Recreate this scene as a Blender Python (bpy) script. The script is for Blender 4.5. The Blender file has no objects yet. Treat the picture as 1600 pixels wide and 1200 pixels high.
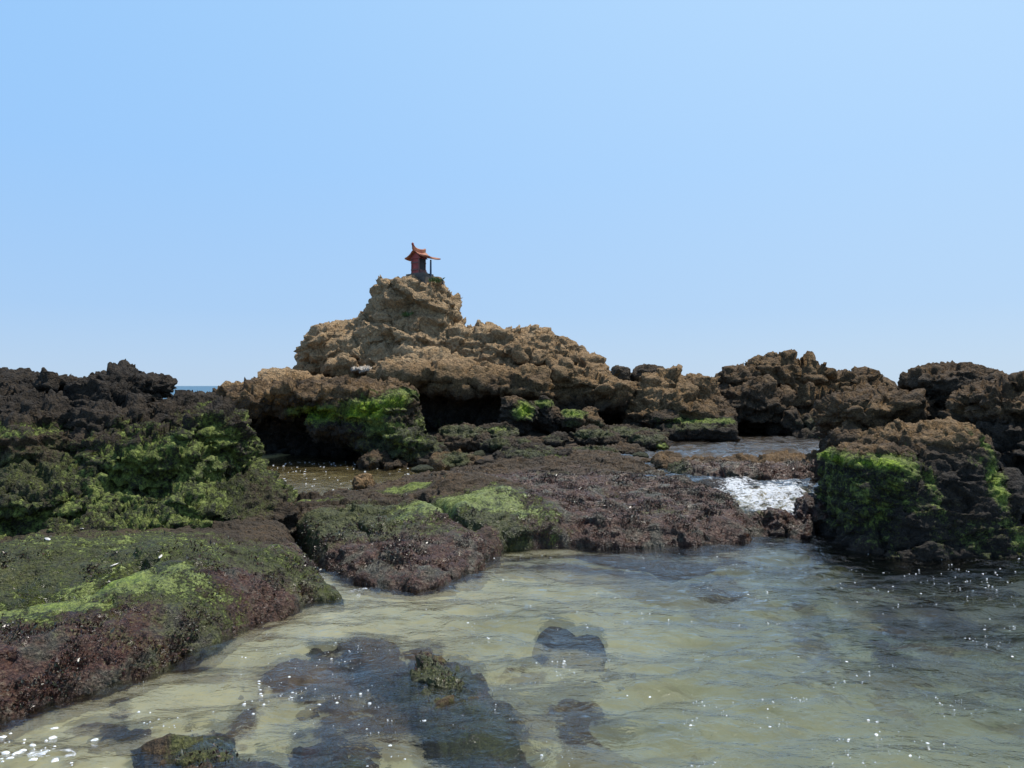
import bpy, math, numpy as np
from math import radians, sin, cos, pi
sc = bpy.context.scene
col = sc.collection
# ------------------------------------------------------------------ camera, light, exposure
FPX = 1120.0; EYE = 1.6; HOR = 603.0; CXP = 800.0
cam = bpy.data.objects.new('camera', bpy.data.cameras.new('camera')); col.objects.link(cam)
cam.location = (0, 0, EYE); cam.rotation_euler = (radians(90), 0, 0)
cam.data.sensor_width = 36; cam.data.lens = 36 * FPX / 1600
cam.data.shift_y = (HOR - 600) / 1600.0
cam.data.clip_start = 0.05; cam.data.clip_end = 20000
sc.camera = cam
SUN_EL, SUN_AZ = radians(66), radians(56)          # azimuth measured from +Y towards +X
w = bpy.data.worlds.new('World'); sc.world = w; w.use_nodes = True
nt = w.node_tree; nt.nodes.clear()
sky = nt.nodes.new('ShaderNodeTexSky'); sky.sky_type = 'NISHITA'; sky.sun_disc = False
sky.sun_elevation = SUN_EL; sky.sun_rotation = SUN_AZ
sky.altitude = 0; sky.air_density = 1.0; sky.dust_density = 1.0; sky.ozone_density = 3.0
bg = nt.nodes.new('ShaderNodeBackground'); bg.inputs['Strength'].default_value = 0.1
wo = nt.nodes.new('ShaderNodeOutputWorld')
# summer sea haze laid over the clear-sky model: colour by height above the horizon, paler towards the sun
tc = nt.nodes.new('ShaderNodeTexCoord'); sx = nt.nodes.new('ShaderNodeSeparateXYZ'); nt.links.new(tc.outputs['Generated'], sx.inputs[0])
rp = nt.nodes.new('ShaderNodeValToRGB'); nt.links.new(sx.outputs['Z'], rp.inputs[0]); e = rp.color_ramp.elements; e.new(.5); e.new(.5); e.new(.5); e.new(.5)
for q, (p_, c_) in zip(e, ((0, (.51, .67, .86)), (.10, (.395, .615, .92)), (.28, (.315, .585, .98)), (.48, (.27, .56, .98)), (.70, (.13, .31, .68)), (1, (.07, .18, .46)))): q.position = p_; q.color = (*c_, 1)
dp = nt.nodes.new('ShaderNodeVectorMath'); dp.operation = 'DOT_PRODUCT'; nt.links.new(tc.outputs['Generated'], dp.inputs[0])
dp.inputs[1].default_value = (sin(SUN_AZ) * cos(SUN_EL), cos(SUN_AZ) * cos(SUN_EL), sin(SUN_EL))
mx_ = nt.nodes.new('ShaderNodeMath'); mx_.operation = 'MAXIMUM'; nt.links.new(dp.outputs['Value'], mx_.inputs[0]); mx_.inputs[1].default_value = 0
pw = nt.nodes.new('ShaderNodeMath'); pw.operation = 'POWER'; nt.links.new(mx_.outputs[0], pw.inputs[0]); pw.inputs[1].default_value = 2
sc_v = nt.nodes.new('ShaderNodeVectorMath'); sc_v.operation = 'SCALE'; sc_v.inputs[0].default_value = (.36, .28, .05); nt.links.new(pw.outputs[0], sc_v.inputs['Scale'])
ad = nt.nodes.new('ShaderNodeVectorMath'); ad.operation = 'ADD'; nt.links.new(rp.outputs[0], ad.inputs[0]); nt.links.new(sc_v.outputs[0], ad.inputs[1])
s10 = nt.nodes.new('ShaderNodeVectorMath'); s10.operation = 'SCALE'; s10.inputs['Scale'].default_value = 10.3; nt.links.new(ad.outputs[0], s10.inputs[0])
mxc = nt.nodes.new('ShaderNodeMix'); mxc.data_type = 'RGBA'; mxc.inputs[0].default_value = .92; nt.links.new(sky.outputs[0], mxc.inputs[6]); nt.links.new(s10.outputs[0], mxc.inputs[7])
nt.links.new(mxc.outputs[2], bg.inputs[0]); nt.links.new(bg.outputs[0], wo.inputs[0])
sl = bpy.data.lights.new('sun', 'SUN'); sl.energy = 5.0; sl.angle = radians(0.53); sl.color = (1, .95, .87)
sl.cycles.use_multiple_importance_sampling = False
so = bpy.data.objects.new('sun', sl); col.objects.link(so)
from mathutils import Vector
sd = Vector((sin(SUN_AZ) * cos(SUN_EL), cos(SUN_AZ) * cos(SUN_EL), sin(SUN_EL)))
so.rotation_euler = sd.to_track_quat('Z', 'Y').to_euler(); so.location = sd * 60
sc.view_settings.view_transform = 'Standard'; sc.view_settings.look = 'None'
sc.view_settings.exposure = 0.0; sc.view_settings.gamma = 1
sc.render.engine = 'CYCLES'
sc.cycles.max_bounces = 8; sc.cycles.transparent_max_bounces = 12
sc.cycles.use_denoising = True; sc.cycles.sample_clamp_indirect = 2.0; sc.cycles.sample_clamp_direct = 3.0
sc.cycles.caustics_reflective = False; sc.cycles.caustics_refractive = True

# ------------------------------------------------------------------ numbers
def at(px, py, Y):
    return np.array([(px - CXP) / FPX * Y, Y, EYE - (py - HOR) / FPX * Y])
def onz(px, py, z):
    Y = (EYE - z) * FPX / (py - HOR)
    return np.array([(px - CXP) / FPX * Y, Y, z])
U = np.uint32
def h3(ix, iy, iz, seed=0):
    h = (ix.astype(np.int64).astype(U) * U(374761393)) ^ (iy.astype(np.int64).astype(U) * U(668265263)) ^ (iz.astype(np.int64).astype(U) * U(2147483647 - 1274126177 % 7919 * 3)) ^ U(seed * 2654435761 % 4294967296)
    h = (h ^ (h >> U(13))) * U(1274126177); h = (h ^ (h >> U(15))) * U(2246822519); h = h ^ (h >> U(14))
    return h
def frand(h): return (h & U(0xffffff)).astype(np.float32) / 16777216.0
def perlin(p, seed=0):
    p = p.astype(np.float32); i = np.floor(p); f = p - i; u = f * f * f * (f * (f * 6 - 15) + 10)
    i = i.astype(np.int64); out = 0
    for dx in (0, 1):
        for dy in (0, 1):
            for dz in (0, 1):
                h = h3(i[:, 0] + dx, i[:, 1] + dy, i[:, 2] + dz, seed)
                gx = frand(h) * 2 - 1; gy = frand(h * U(22695477) + U(1)) * 2 - 1; gz = frand(h * U(1103515245) + U(12345)) * 2 - 1
                d = gx * (f[:, 0] - dx) + gy * (f[:, 1] - dy) + gz * (f[:, 2] - dz)
                wx = u[:, 0] if dx else 1 - u[:, 0]; wy = u[:, 1] if dy else 1 - u[:, 1]; wz = u[:, 2] if dz else 1 - u[:, 2]
                out = out + d * wx * wy * wz
    return out * 1.6
def fbm(p, oct=4, seed=0, gain=.5, ridged=False):
    a = 1.; s = 0; t = 0
    for k in range(oct):
        n = perlin(p * (2.03 ** k) + k * 17.3, seed + k)
        if ridged: n = 1 - 2 * np.abs(n)
        s = s + a * n; t += a; a *= gain
    return s / t
def worley(p, seed=0):
    i = np.floor(p).astype(np.int64); n = len(p)
    f1 = np.full(n, 9., np.float32); f2 = np.full(n, 9., np.float32); idv = np.zeros(n, np.float32); tilt = np.zeros(n, np.float32)
    for dx in (-1, 0, 1):
        for dy in (-1, 0, 1):
            for dz in (-1, 0, 1):
                cx, cy, cz = i[:, 0] + dx, i[:, 1] + dy, i[:, 2] + dz
                h = h3(cx, cy, cz, seed)
                qx = cx + frand(h); qy = cy + frand(h * U(22695477) + U(1)); qz = cz + frand(h * U(1103515245) + U(12345))
                d = np.sqrt((qx - p[:, 0]) ** 2 + (qy - p[:, 1]) ** 2 + (qz - p[:, 2]) ** 2).astype(np.float32)
                closer = d < f1
                f2 = np.where(closer, f1, np.minimum(f2, d)); a1 = frand(h * U(277803737)) * 6.283; cz1 = frand(h * U(891246451)) * 2 - 1; r1 = np.sqrt(1 - cz1 * cz1); tilt = np.where(closer, (p[:, 0] - qx) * np.cos(a1) * r1 + (p[:, 1] - qy) * np.sin(a1) * r1 + (p[:, 2] - qz) * cz1, tilt); idv = np.where(closer, frand(h * U(747796405)), idv); f1 = np.where(closer, d, f1)
    return f1, f2, idv, tilt
def sstep(a, b, x):
    t = np.clip((x - a) / (b - a), 0, 1); return t * t * (3 - 2 * t)
def poly_sd(P, poly):
    """signed distance to a closed polygon, positive inside"""
    x, y = P[:, 0], P[:, 1]; n = len(poly); d = np.full(len(P), 1e9); ins = np.zeros(len(P), bool)
    for k in range(n):
        a, b = poly[k], poly[(k + 1) % n]; ex, ey = b[0] - a[0], b[1] - a[1]
        t = np.clip(((x - a[0]) * ex + (y - a[1]) * ey) / (ex * ex + ey * ey + 1e-12), 0, 1)
        d = np.minimum(d, np.hypot(x - a[0] - t * ex, y - a[1] - t * ey))
        c = ((a[1] > y) != (b[1] > y))
        with np.errstate(divide='ignore', invalid='ignore'):
            xi = ex * (y - a[1]) / (ey if ey else 1e-9) + a[0]
        ins ^= c & (x < xi)
    return np.where(ins, d, -d)
def line_d(P, line):
    x, y = P[:, 0], P[:, 1]; d = np.full(len(P), 1e9)
    for a, b in zip(line[:-1], line[1:]):
        ex, ey = b[0] - a[0], b[1] - a[1]
        t = np.clip(((x - a[0]) * ex + (y - a[1]) * ey) / (ex * ex + ey * ey + 1e-12), 0, 1)
        d = np.minimum(d, np.hypot(x - a[0] - t * ex, y - a[1] - t * ey))
    return d

# ------------------------------------------------------------------ objects
def tag(o, label=None, cat=None, group=None, kind=None):
    if label: o['label'] = label
    if cat: o['category'] = cat
    if group: o['group'] = group
    if kind: o['kind'] = kind
    return o
def mk(name, V, F, mat=None, parent=None, smooth=True, attrs=None):
    me = bpy.data.meshes.new(name); F = np.asarray(F); k = F.shape[1]
    me.vertices.add(len(V)); me.vertices.foreach_set('co', np.asarray(V, np.float32).ravel())
    me.loops.add(F.size); me.loops.foreach_set('vertex_index', F.astype(np.int32).ravel())
    me.polygons.add(len(F)); me.polygons.foreach_set('loop_start', np.arange(0, F.size, k, dtype=np.int32))
    me.polygons.foreach_set('loop_total', np.full(len(F), k, np.int32))
    me.polygons.foreach_set('use_smooth', np.full(len(F), smooth))
    me.update(calc_edges=True)
    for an, arr in (attrs or {}).items():
        a = me.color_attributes.new(an, 'FLOAT_COLOR', 'POINT'); a.data.foreach_set('color', np.asarray(arr, np.float32).ravel())
    if mat: me.materials.append(mat)
    o = bpy.data.objects.new(name, me); col.objects.link(o)
    if parent: o.parent = parent
    return o
def grid_faces(nr, nc):
    i = np.arange(nr * nc).reshape(nr, nc)
    return np.stack([i[:-1, :-1], i[:-1, 1:], i[1:, 1:], i[1:, :-1]], -1).reshape(-1, 4)
def ring(nr, nc):
    i = np.arange(nr * nc).reshape(nr, nc); return np.concatenate([i[0, :-1], i[:-1, -1], i[-1, :0:-1], i[:0:-1, 0]])
def vnormals(V, F):
    a, b, c = V[F[:, 0]], V[F[:, 1]], V[F[:, 2]]
    fn = np.cross(b - a, c - a)
    if F.shape[1] == 4: fn += np.cross(c - a, V[F[:, 3]] - a)
    N = np.zeros_like(V)
    for k in range(F.shape[1]):
        for ax in range(3): N[:, ax] += np.bincount(F[:, k], fn[:, ax], len(V))
    return N / (np.linalg.norm(N, axis=1, keepdims=True) + 1e-12)

# ------------------------------------------------------------------ materials
class NT:
    def __init__(s, name):
        s.m = bpy.data.materials.new(name); s.m.use_nodes = True; s.t = s.m.node_tree; s.t.nodes.clear()
        s.out = s.t.nodes.new('ShaderNodeOutputMaterial')
    def n(s, typ, **kw):
        x = s.t.nodes.new(typ)
        for k, v in kw.items():
            if k in x.inputs.keys() if isinstance(k, str) else False: s.set(x.inputs[k], v)
            else: setattr(x, k, v)
        return x
    def set(s, inp, v):
        if isinstance(v, bpy.types.NodeSocket): s.t.links.new(v, inp)
        else: inp.default_value = v
    def math(s, op, a, b=None, c=None, clamp=False):
        x = s.t.nodes.new('ShaderNodeMath'); x.operation = op; x.use_clamp = clamp
        for i, v in enumerate((a, b, c)):
            if v is not None: s.set(x.inputs[i], v)
        return x.outputs[0]
    def noise(s, scale, detail=4, rough=.55, dist=0, vec=None):
        x = s.t.nodes.new('ShaderNodeTexNoise'); x.inputs['Scale'].default_value = scale; x.inputs['Detail'].default_value = detail
        x.inputs['Roughness'].default_value = rough; x.inputs['Distortion'].default_value = dist
        s.set(x.inputs['Vector'], vec if vec is not None else s.pos())
        return x.outputs['Fac']
    def voro(s, scale, feature='F1', vec=None, out='Distance'):
        x = s.t.nodes.new('ShaderNodeTexVoronoi'); x.feature = feature; x.inputs['Scale'].default_value = scale
        s.set(x.inputs['Vector'], vec if vec is not None else s.pos()); return x.outputs[out]
    def pos(s):
        if not hasattr(s, '_p'):
            s._p = s.t.nodes.new('ShaderNodeTexCoord').outputs['Object']
        return s._p
    def ramp(s, fac, stops, interp='LINEAR'):
        x = s.t.nodes.new('ShaderNodeValToRGB'); x.color_ramp.interpolation = interp; e = x.color_ramp.elements
        while len(e) < len(stops): e.new(0.5)
        for q, (p, c) in zip(e, stops): q.position = p; q.color = (*c, 1) if len(c) == 3 else c
        s.set(x.inputs[0], fac); return x.outputs[0]
    def mix(s, fac, a, b, blend='MIX'):
        x = s.t.nodes.new('ShaderNodeMix'); x.data_type = 'RGBA'; x.blend_type = blend
        s.set(x.inputs[0], fac)
        for sock, v in ((x.inputs[6], a), (x.inputs[7], b)):
            if isinstance(v, tuple) and len(v) == 3: v = (*v, 1)
            s.set(sock, v)
        return x.outputs[2]
    def smooth(s, lo, hi, v):
        x = s.t.nodes.new('ShaderNodeMapRange'); x.interpolation_type = 'SMOOTHSTEP'
        s.set(x.inputs['Value'], v); x.inputs['From Min'].default_value = lo; x.inputs['From Max'].default_value = hi
        return x.outputs['Result']
    def bump(s, h, strength, dist, nrm=None):
        x = s.t.nodes.new('ShaderNodeBump'); x.inputs['Strength'].default_value = strength; x.inputs['Distance'].default_value = dist
        s.set(x.inputs['Height'], h)
        if nrm is not None: s.set(x.inputs['Normal'], nrm)
        return x.outputs[0]
    def bsdf(s, base, rough=.9, normal=None, spec=.5):
        x = s.t.nodes.new('ShaderNodeBsdfPrincipled'); 
        if isinstance(base, tuple): base = (*base, 1)
        s.set(x.inputs['Base Color'], base); s.set(x.inputs['Roughness'], rough); s.set(x.inputs['Specular IOR Level'], spec)
        if normal is not None: s.set(x.inputs['Normal'], normal)
        s.t.links.new(x.outputs[0], s.out.inputs[0]); return x

def rock_material(name, k=1.0):
    """k: size of the finest grain (1 near, 2.5 far)"""
    s = NT(name)
    at_ = s.t.nodes.new('ShaderNodeAttribute'); at_.attribute_name = 'zone'
    sep = s.t.nodes.new('ShaderNodeSeparateColor'); s.t.links.new(at_.outputs['Color'], sep.inputs[0])
    G, R, T = sep.outputs[0], sep.outputs[1], sep.outputs[2]; M = at_.outputs['Alpha']
    nA = s.noise(1.7 / k, 5, .6); nB = s.noise(9 / k, 5, .65); nC = s.noise(45 / k, 4, .7); nD = s.noise(140 / k, 3, .7)
    def plus(v, a, wa, b, wb):
        return s.math('ADD', v, s.math('ADD', s.math('MULTIPLY', s.math('SUBTRACT', a, .5), wa), s.math('MULTIPLY', s.math('SUBTRACT', b, .5), wb)))
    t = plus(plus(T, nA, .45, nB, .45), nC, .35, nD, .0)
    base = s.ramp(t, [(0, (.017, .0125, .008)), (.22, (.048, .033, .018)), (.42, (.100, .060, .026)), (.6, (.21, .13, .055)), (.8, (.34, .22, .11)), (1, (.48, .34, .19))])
    # grey lichen film and pale specks on the dry rock
    base = s.mix(s.math('MULTIPLY', s.smooth(.55, .75, s.noise(3.1 / k, 5, .7)), s.math('MULTIPLY', s.smooth(.5, .8, T), .35)), base, (.19, .16, .11))
    base = s.mix(s.math('MULTIPLY', s.smooth(.62, .8, nD), .25), base, (.36, .33, .28))
    nE = s.noise(3.3, 4, .6, .5); red = s.ramp(plus(nB, nC, 1.2, nD, .9), [(.15, (.010, .006, .004)), (.4, (.040, .015, .010)), (.58, (.080, .030, .018)), (.75, (.11, .075, .045)), (.95, (.22, .20, .16))])
    red = s.mix(s.math('MULTIPLY', s.smooth(.48, .64, nE), .8), red, s.ramp(plus(nB, nC, 1.2, nD, .9), [(.2, (.015, .016, .011)), (.5, (.065, .068, .045)), (.72, (.13, .13, .10)), (.95, (.27, .28, .25))]))
    mR = s.smooth(.38, .62, plus(R, nB, .8, nC, .5)); c = s.mix(mR, base, red)
    moss = s.ramp(plus(nB, nC, .9, nD, .6), [(.2, (.012, .015, .005)), (.45, (.042, .050, .012)), (.65, (.075, .082, .020)), (.9, (.13, .13, .045))])
    mM = s.smooth(.36, .64, plus(M, nB, .8, nC, .6)); c = s.mix(mM, c, moss)
    gv = plus(nB, nC, .9, nD, .8); grn = s.mix(s.smooth(.66, .90, G), s.ramp(gv, [(.2, (.024, .034, .006)), (.45, (.085, .112, .018)), (.65, (.135, .170, .030)), (.9, (.22, .26, .07))]), s.ramp(gv, [(.2, (.04, .07, .004)), (.45, (.11, .175, .008)), (.65, (.21, .305, .012)), (.9, (.34, .42, .05))]))
    mG = s.smooth(.30, .60, plus(G, nB, 1.0, nC, .9)); c = s.mix(mG, c, grn)
    c = s.mix(.75, c, s.ramp(s.math('ADD', s.math('MULTIPLY', nD, .5), s.math('MULTIPLY', nC, .5)), [(.36, (.35, .35, .35)), (.62, (1.5, 1.48, 1.45))]), 'MULTIPLY')
    pit = s.voro(22 / k); pit2 = s.voro(60 / k)
    h = s.math('ADD', s.math('MULTIPLY', nB, .5), s.math('ADD', s.math('MULTIPLY', nC, .45), s.math('ADD', s.math('MULTIPLY', nD, .22), s.math('ADD', s.math('MULTIPLY', pit, .35), s.math('MULTIPLY', pit2, .2)))))
    h = s.math('MULTIPLY', h, s.math('SUBTRACT', 1.0, s.math('MULTIPLY', mG, .5))); nrm = s.bump(h, 1.0, .075 * k if k > 1.2 else .05)
    shn = s.math('MULTIPLY', s.smooth(.50, .66, s.noise(5.5 / k, 4, .6)), s.math('MAXIMUM', mR, s.math('MULTIPLY', mM, .6)))
    wet = s.math('MAXIMUM', mR, s.math('MULTIPLY', mM, .3))
    rough = s.math('ADD', .88, s.math('MULTIPLY', wet, s.math('ADD', -.62, s.math('MULTIPLY', nC, .45))))
    rough = s.math('SUBTRACT', rough, s.math('MULTIPLY', shn, .28), clamp=True)
    s.bsdf(c, rough, nrm, .5)
    return s.m
LEDGE = rock_material('weedy_ledge_rock', 1.0)
ROCK = rock_material('weathered_rock', 1.5)
ROCKF = rock_material('weathered_rock_coarse', 2.8)

# ------------------------------------------------------------------ rock builder: lumps and slabs fused, then eroded
rng = np.random.default_rng(7)
def ico_pts(n=3):
    import bmesh
    bm = bmesh.new(); bmesh.ops.create_icosphere(bm, subdivisions=n, radius=1)
    V = np.array([v.co[:] for v in bm.verts]); F = np.array([[v.index for v in f.verts] for f in bm.faces]); bm.free(); return V, F
ICO = ico_pts(4)
def lump(px, py, rx, ry, Y, rd, rot=0, cuts=9, seed=None, box=.0):
    """a faceted boulder: centre pixel, half width/height in pixels at depth Y, half depth in metres"""
    r = np.random.default_rng(seed if seed is not None else int(px * 7 + py * 13) % 99991)
    V = ICO[0].copy()
    if box: V = V / (np.max(np.abs(V), axis=1, keepdims=True) ** box)
    for k in range(cuts):
        n = r.normal(size=3); n /= np.linalg.norm(n); d = r.uniform(.68, .95)
        q = V @ n; V = V - np.outer(np.maximum(q - d, 0), n)
    m = np.abs(V).max(axis=0); V = V / m
    s = Y / FPX; V = V * np.array([rx * s, rd, ry * s])
    a = radians(rot); R = np.array([[cos(a), 0, -sin(a)], [0, 1, 0], [sin(a), 0, cos(a)]]); V = V @ R.T
    return V + at(px, py, Y), ICO[1]
def slab(poly, Yt, Yb, T, step=3.0, rnd=.6, Tb=None):
    """outline polygon (pixels) given real depth Yt (top) .. Yb (bottom) and half thickness T, rounded over"""
    poly = np.array(poly, float); x0, y0 = poly.min(0); x1, y1 = poly.max(0)
    nx = int((x1 - x0) / step) + 3; ny = int((y1 - y0) / step) + 3
    gx = x0 - step + np.arange(nx) * step; gy = y0 - step + np.arange(ny) * step
    PX, PY = np.meshgrid(gx, gy); P = np.stack([PX.ravel(), PY.ravel()], 1)
    d = poly_sd(P, poly); t = np.clip((P[:, 1] - y0) / (y1 - y0), 0, 1); Y = Yt + (Yb - Yt) * t
    s = Y / FPX; Tt = T + ((Tb if Tb is not None else T) - T) * t
    f = np.sqrt(np.clip(1 - (1 - np.clip(d * s / (Tt * rnd + 1e-6), 0, 1)) ** 2, 0, 1)); f = np.maximum(f, .04)
    X = (P[:, 0] - CXP) * s; Z = EYE - (P[:, 1] - HOR) * s
    A = np.stack([X, Y - Tt * f, Z], 1); B = np.stack([X, Y + Tt * f, Z], 1)
    inside = (d >= 0).reshape(ny, nx); cell = inside[:-1, :-1] & inside[1:, :-1] & inside[:-1, 1:] & inside[1:, 1:]
    idx = np.arange(nx * ny).reshape(ny, nx); n = nx * ny; F = []
    a, b, c, e = idx[:-1, :-1][cell], idx[:-1, 1:][cell], idx[1:, 1:][cell], idx[1:, :-1][cell]
    F += [np.stack([a, e, c], 1), np.stack([a, c, b], 1), np.stack([a, c, e], 1) + n, np.stack([a, b, c], 1) + n]
    cp = np.pad(cell, 1)
    for (dy, dx, p, q) in ((-1, 0, 'a', 'b'), (1, 0, 'c', 'e'), (0, -1, 'e', 'a'), (0, 1, 'b', 'c')):
        nb = cp[1 + dy:cp.shape[0] - 1 + dy, 1 + dx:cp.shape[1] - 1 + dx]
        m = (cell & ~nb)
        g = dict(a=idx[:-1, :-1][m], b=idx[:-1, 1:][m], c=idx[1:, 1:][m], e=idx[1:, :-1][m])
        u, v = g[p], g[q]
        F += [np.stack([u, v, v + n], 1), np.stack([u, v + n, u + n], 1)]
    F = np.concatenate(F); V = np.concatenate([A, B]); used = np.unique(F); re = np.zeros(len(V), int); re[used] = np.arange(len(used))
    return V[used], re[F]
def zone_attr(V, N, zones, tone, hf=False, seed=3):
    """zones: (channel, centre pixel x, y, depth or z, radius 1, radius 2, strength); tone: (z low, value low, z high, value high)"""
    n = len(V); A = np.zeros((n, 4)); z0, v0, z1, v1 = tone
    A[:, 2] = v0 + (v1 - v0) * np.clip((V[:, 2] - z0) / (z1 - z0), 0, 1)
    ch = dict(G=0, R=1, T=2, M=3)
    wv = np.stack([fbm(V * 1.8 + 9.1, 3, seed), fbm(V * 1.8 + 40.7, 3, seed + 5)], 1)
    for (c, px, py, d, r1, r2, st) in zones:
        if hf:
            C = onz(px, py, d); dx = (V[:, 0] - C[0]) / r1; dy = (V[:, 1] - C[1]) / r2
        else:
            C = at(px, py, d); s = d / FPX; dx = (V[:, 0] - C[0]) / (r1 * s); dy = (V[:, 2] - C[2]) / (r2 * s)
        dx = dx + wv[:, 0] * (.35 if hf else .55); dy = dy + wv[:, 1] * (.35 if hf else .55)
        g = np.exp(-(dx * dx + dy * dy) ** 1.3)
        if st < 0: A[:, ch[c]] *= 1 + st * g
        else: A[:, ch[c]] = np.maximum(A[:, ch[c]], st * g) if c != 'T' else A[:, 2] * (1 - g) + st * g
    return A
CR = dict(s1=.9, a1=.10, s2=.35, a2=.045, strata=.05, pit=.02, fine=.03)
def erode(V, N, s1, a1, s2, a2, strata, pit, fine, seed=0, lay=0., lh=.3, dip=.12, vc=0.):
    wv = np.stack([fbm(V / s1 * .7 + o, 3, seed + i) for i, o in enumerate((3.1, 57., 91.))], 1)
    q = V + wv * s1 * .45
    f1, f2, i1, t1 = worley(q / s1 * np.array([.8, 1, 1.55]), seed)
    ck = sstep(-.08, .22, fbm(V / s1 * .9 + 13, 3, seed + 31)); ck2 = sstep(-.05, .25, fbm(V / s2 * .6 + 77, 3, seed + 33))
    d = -a1 * 1.5 * (1 - sstep(0, .06, f2 - f1)) * ck + a1 * .7 * (i1 - .5) + a1 * 3.0 * t1
    q2 = V + wv * s2 * .5
    f1, f2, i2, t2 = worley(q2 / s2 * np.array([.8, 1, 1.7]), seed + 11)
    d = d - a2 * 1.1 * (1 - sstep(0, .10, f2 - f1)) * ck2 + a2 * .6 * (i2 - .5) + a2 * 3.2 * t2
    d = d + strata * fbm(q * np.array([1, 1, 5.]) / s1, 4, seed + 2)
    d = d + fine * fbm(V / s2 * 1.2, 6, seed + 7, .65, ridged=True)
    d = d + fine * .6 * fbm(q2 / s2 * np.array([1.3, 1.3, 3.6]) + 5, 4, seed + 41, .6, ridged=True)
    if vc:
        f1, f2, i5, t5 = worley((V + wv * .5) * np.array([1.15, .9, .42]) / 1.0 + 7, seed + 51)
        d = d - vc * (1 - sstep(0, .07, f2 - f1)) * sstep(-.15, .15, fbm(V * .9 + 3, 3, seed + 52)) + vc * .5 * (i5 - .5) + vc * .9 * t5
    if lay:
        zz = (V[:, 2] + dip * V[:, 0] + wv[:, 2] * lh * .9) / lh; fr_ = zz - np.floor(zz); amp_ = .6 + .8 * frand(h3(np.floor(zz), zz * 0, zz * 0, seed + 4))
        d = d + lay * amp_ * (sstep(0, .25, fr_) * (1 - .75 * sstep(.3, 1, fr_)) - .4)
    f1, f2, i3, t3 = worley((V + wv * .05) / (s2 * .33), seed + 5)
    d = d - pit * (1 - sstep(.1, .45, f1)) * (i3 > .72) + pit * 1.8 * t3
    return d
def rock(name, label, cat, elems, vox, er, zones, tone, mat, group=None, seed=1, smooth_it=1):
    Vs, Fs, o = [], [], 0
    for V, F in elems: Vs.append(V); Fs.append(F + o); o += len(V)
    tmp = mk('tmp', np.concatenate(Vs), np.concatenate(Fs))
    m = tmp.modifiers.new('r', 'REMESH'); m.mode = 'VOXEL'; m.voxel_size = vox; m.adaptivity = 0
    if smooth_it: sm = tmp.modifiers.new('s', 'SMOOTH'); sm.factor = .5; sm.iterations = smooth_it
    ev = tmp.evaluated_get(bpy.context.evaluated_depsgraph_get()); me = ev.to_mesh()
    V = np.empty(len(me.vertices) * 3, np.float32); me.vertices.foreach_get('co', V); V = V.reshape(-1, 3).astype(float)
    ls = np.array([p.loop_total for p in me.polygons]); L = np.empty(len(me.loops), np.int32); me.loops.foreach_get('vertex_index', L)
    F = L.reshape(-1, 4) if (ls == 4).all() else None
    if F is None: raise RuntimeError('non-quad remesh')
    ev.to_mesh_clear(); me0 = tmp.data; bpy.data.objects.remove(tmp); bpy.data.meshes.remove(me0)
    N = vnormals(V, F); e = dict(CR); e.update(er)
    V2 = V + N * erode(V, N, seed=seed, **e)[:, None]
    # drop what lies deep below the ground
    A = zone_attr(V2, N, zones, tone, seed=seed)
    ob = mk(name, V2, F, mat, attrs={'zone': A})
    print(name, len(V2)); return tag(ob, label, cat, group)

def idw(P, C, power=3.0):
    num = 0; den = 0
    for c in C:
        w_ = 1 / ((P[:, 0] - c[0]) ** 2 + (P[:, 1] - c[1]) ** 2 + .03) ** (power / 2); num = num + w_ * c[2]; den = den + w_
    return num / den
def hf_rock(name, label, cat, outline, ctrl, res, zones, tone, mat, edge=.22, wob=.08, cracks=(), steep=3.5, bottom=-.8, base=0., seed=1, er=None, group=None, rough=1.0):
    """low ledge: outline and control points are (px, py, z) seen points laid back on their level"""
    O = np.array([onz(*p)[:2] if len(p) == 3 else p[:2] for p in outline]); C = [onz(*p) if len(p) == 3 else np.array(p[:3]) for p in ctrl]
    m = .5; x = np.arange(O[:, 0].min() - m, O[:, 0].max() + m, res); y = np.arange(O[:, 1].min() - m, O[:, 1].max() + m, res)
    X, Y = np.meshgrid(x, y); P = np.stack([X.ravel(), Y.ravel(), np.zeros(X.size)], 1)
    W = np.stack([fbm(P * 2.2 + 5, 4, seed), fbm(P * 2.2 + 55, 4, seed + 3)], 1) * wob
    Q = P[:, :2] + W; sd_ = poly_sd(Q, O); top = idw(Q, C)
    t = np.sqrt(np.clip(1 - (1 - np.clip(sd_ / edge, 0, 1)) ** 2, 0, 1))
    h = np.where(sd_ > 0, base + (top - base) * t, base + sd_ * steep)
    for line, wd, dp in cracks:
        Ln = [onz(*p)[:2] for p in line]; h = h - dp * np.exp(-(line_d(Q, Ln) / wd) ** 2)
    h = h + rough * (.05 * fbm(P * 1.6, 3, seed + 1) + .03 * fbm(P * 5, 3, seed + 2) + .02 * fbm(P * 9, 3, seed + 6)) * np.clip(sd_ / .2 + .3, 0, 1)
    V = P.copy(); V[:, 2] = np.maximum(h, bottom); keepv = (h > bottom + .01).reshape(X.shape)
    F = grid_faces(*X.shape); kf = keepv.ravel()[F].any(1); F = F[kf]
    used = np.unique(F); re = np.zeros(len(V), int); re[used] = np.arange(len(used)); V = V[used]; F = re[F]
    N = vnormals(V, F); e = dict(s1=.5, a1=.03, s2=.16, a2=.022, strata=.02, pit=.012, fine=.016); e.update(er or {})
    A = zone_attr(V, N, zones, tone, hf=True, seed=seed)
    V2 = V + N * (erode(V, N, seed=seed, **e) * (1 - .8 * np.clip(A[:, 0] * 1.2, 0, 1)))[:, None]
    ob = mk(name, V2, F, mat, attrs={'zone': A}); print(name, len(V2))
    tag(ob, label, cat, group); return ob, V2, F, A

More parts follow.
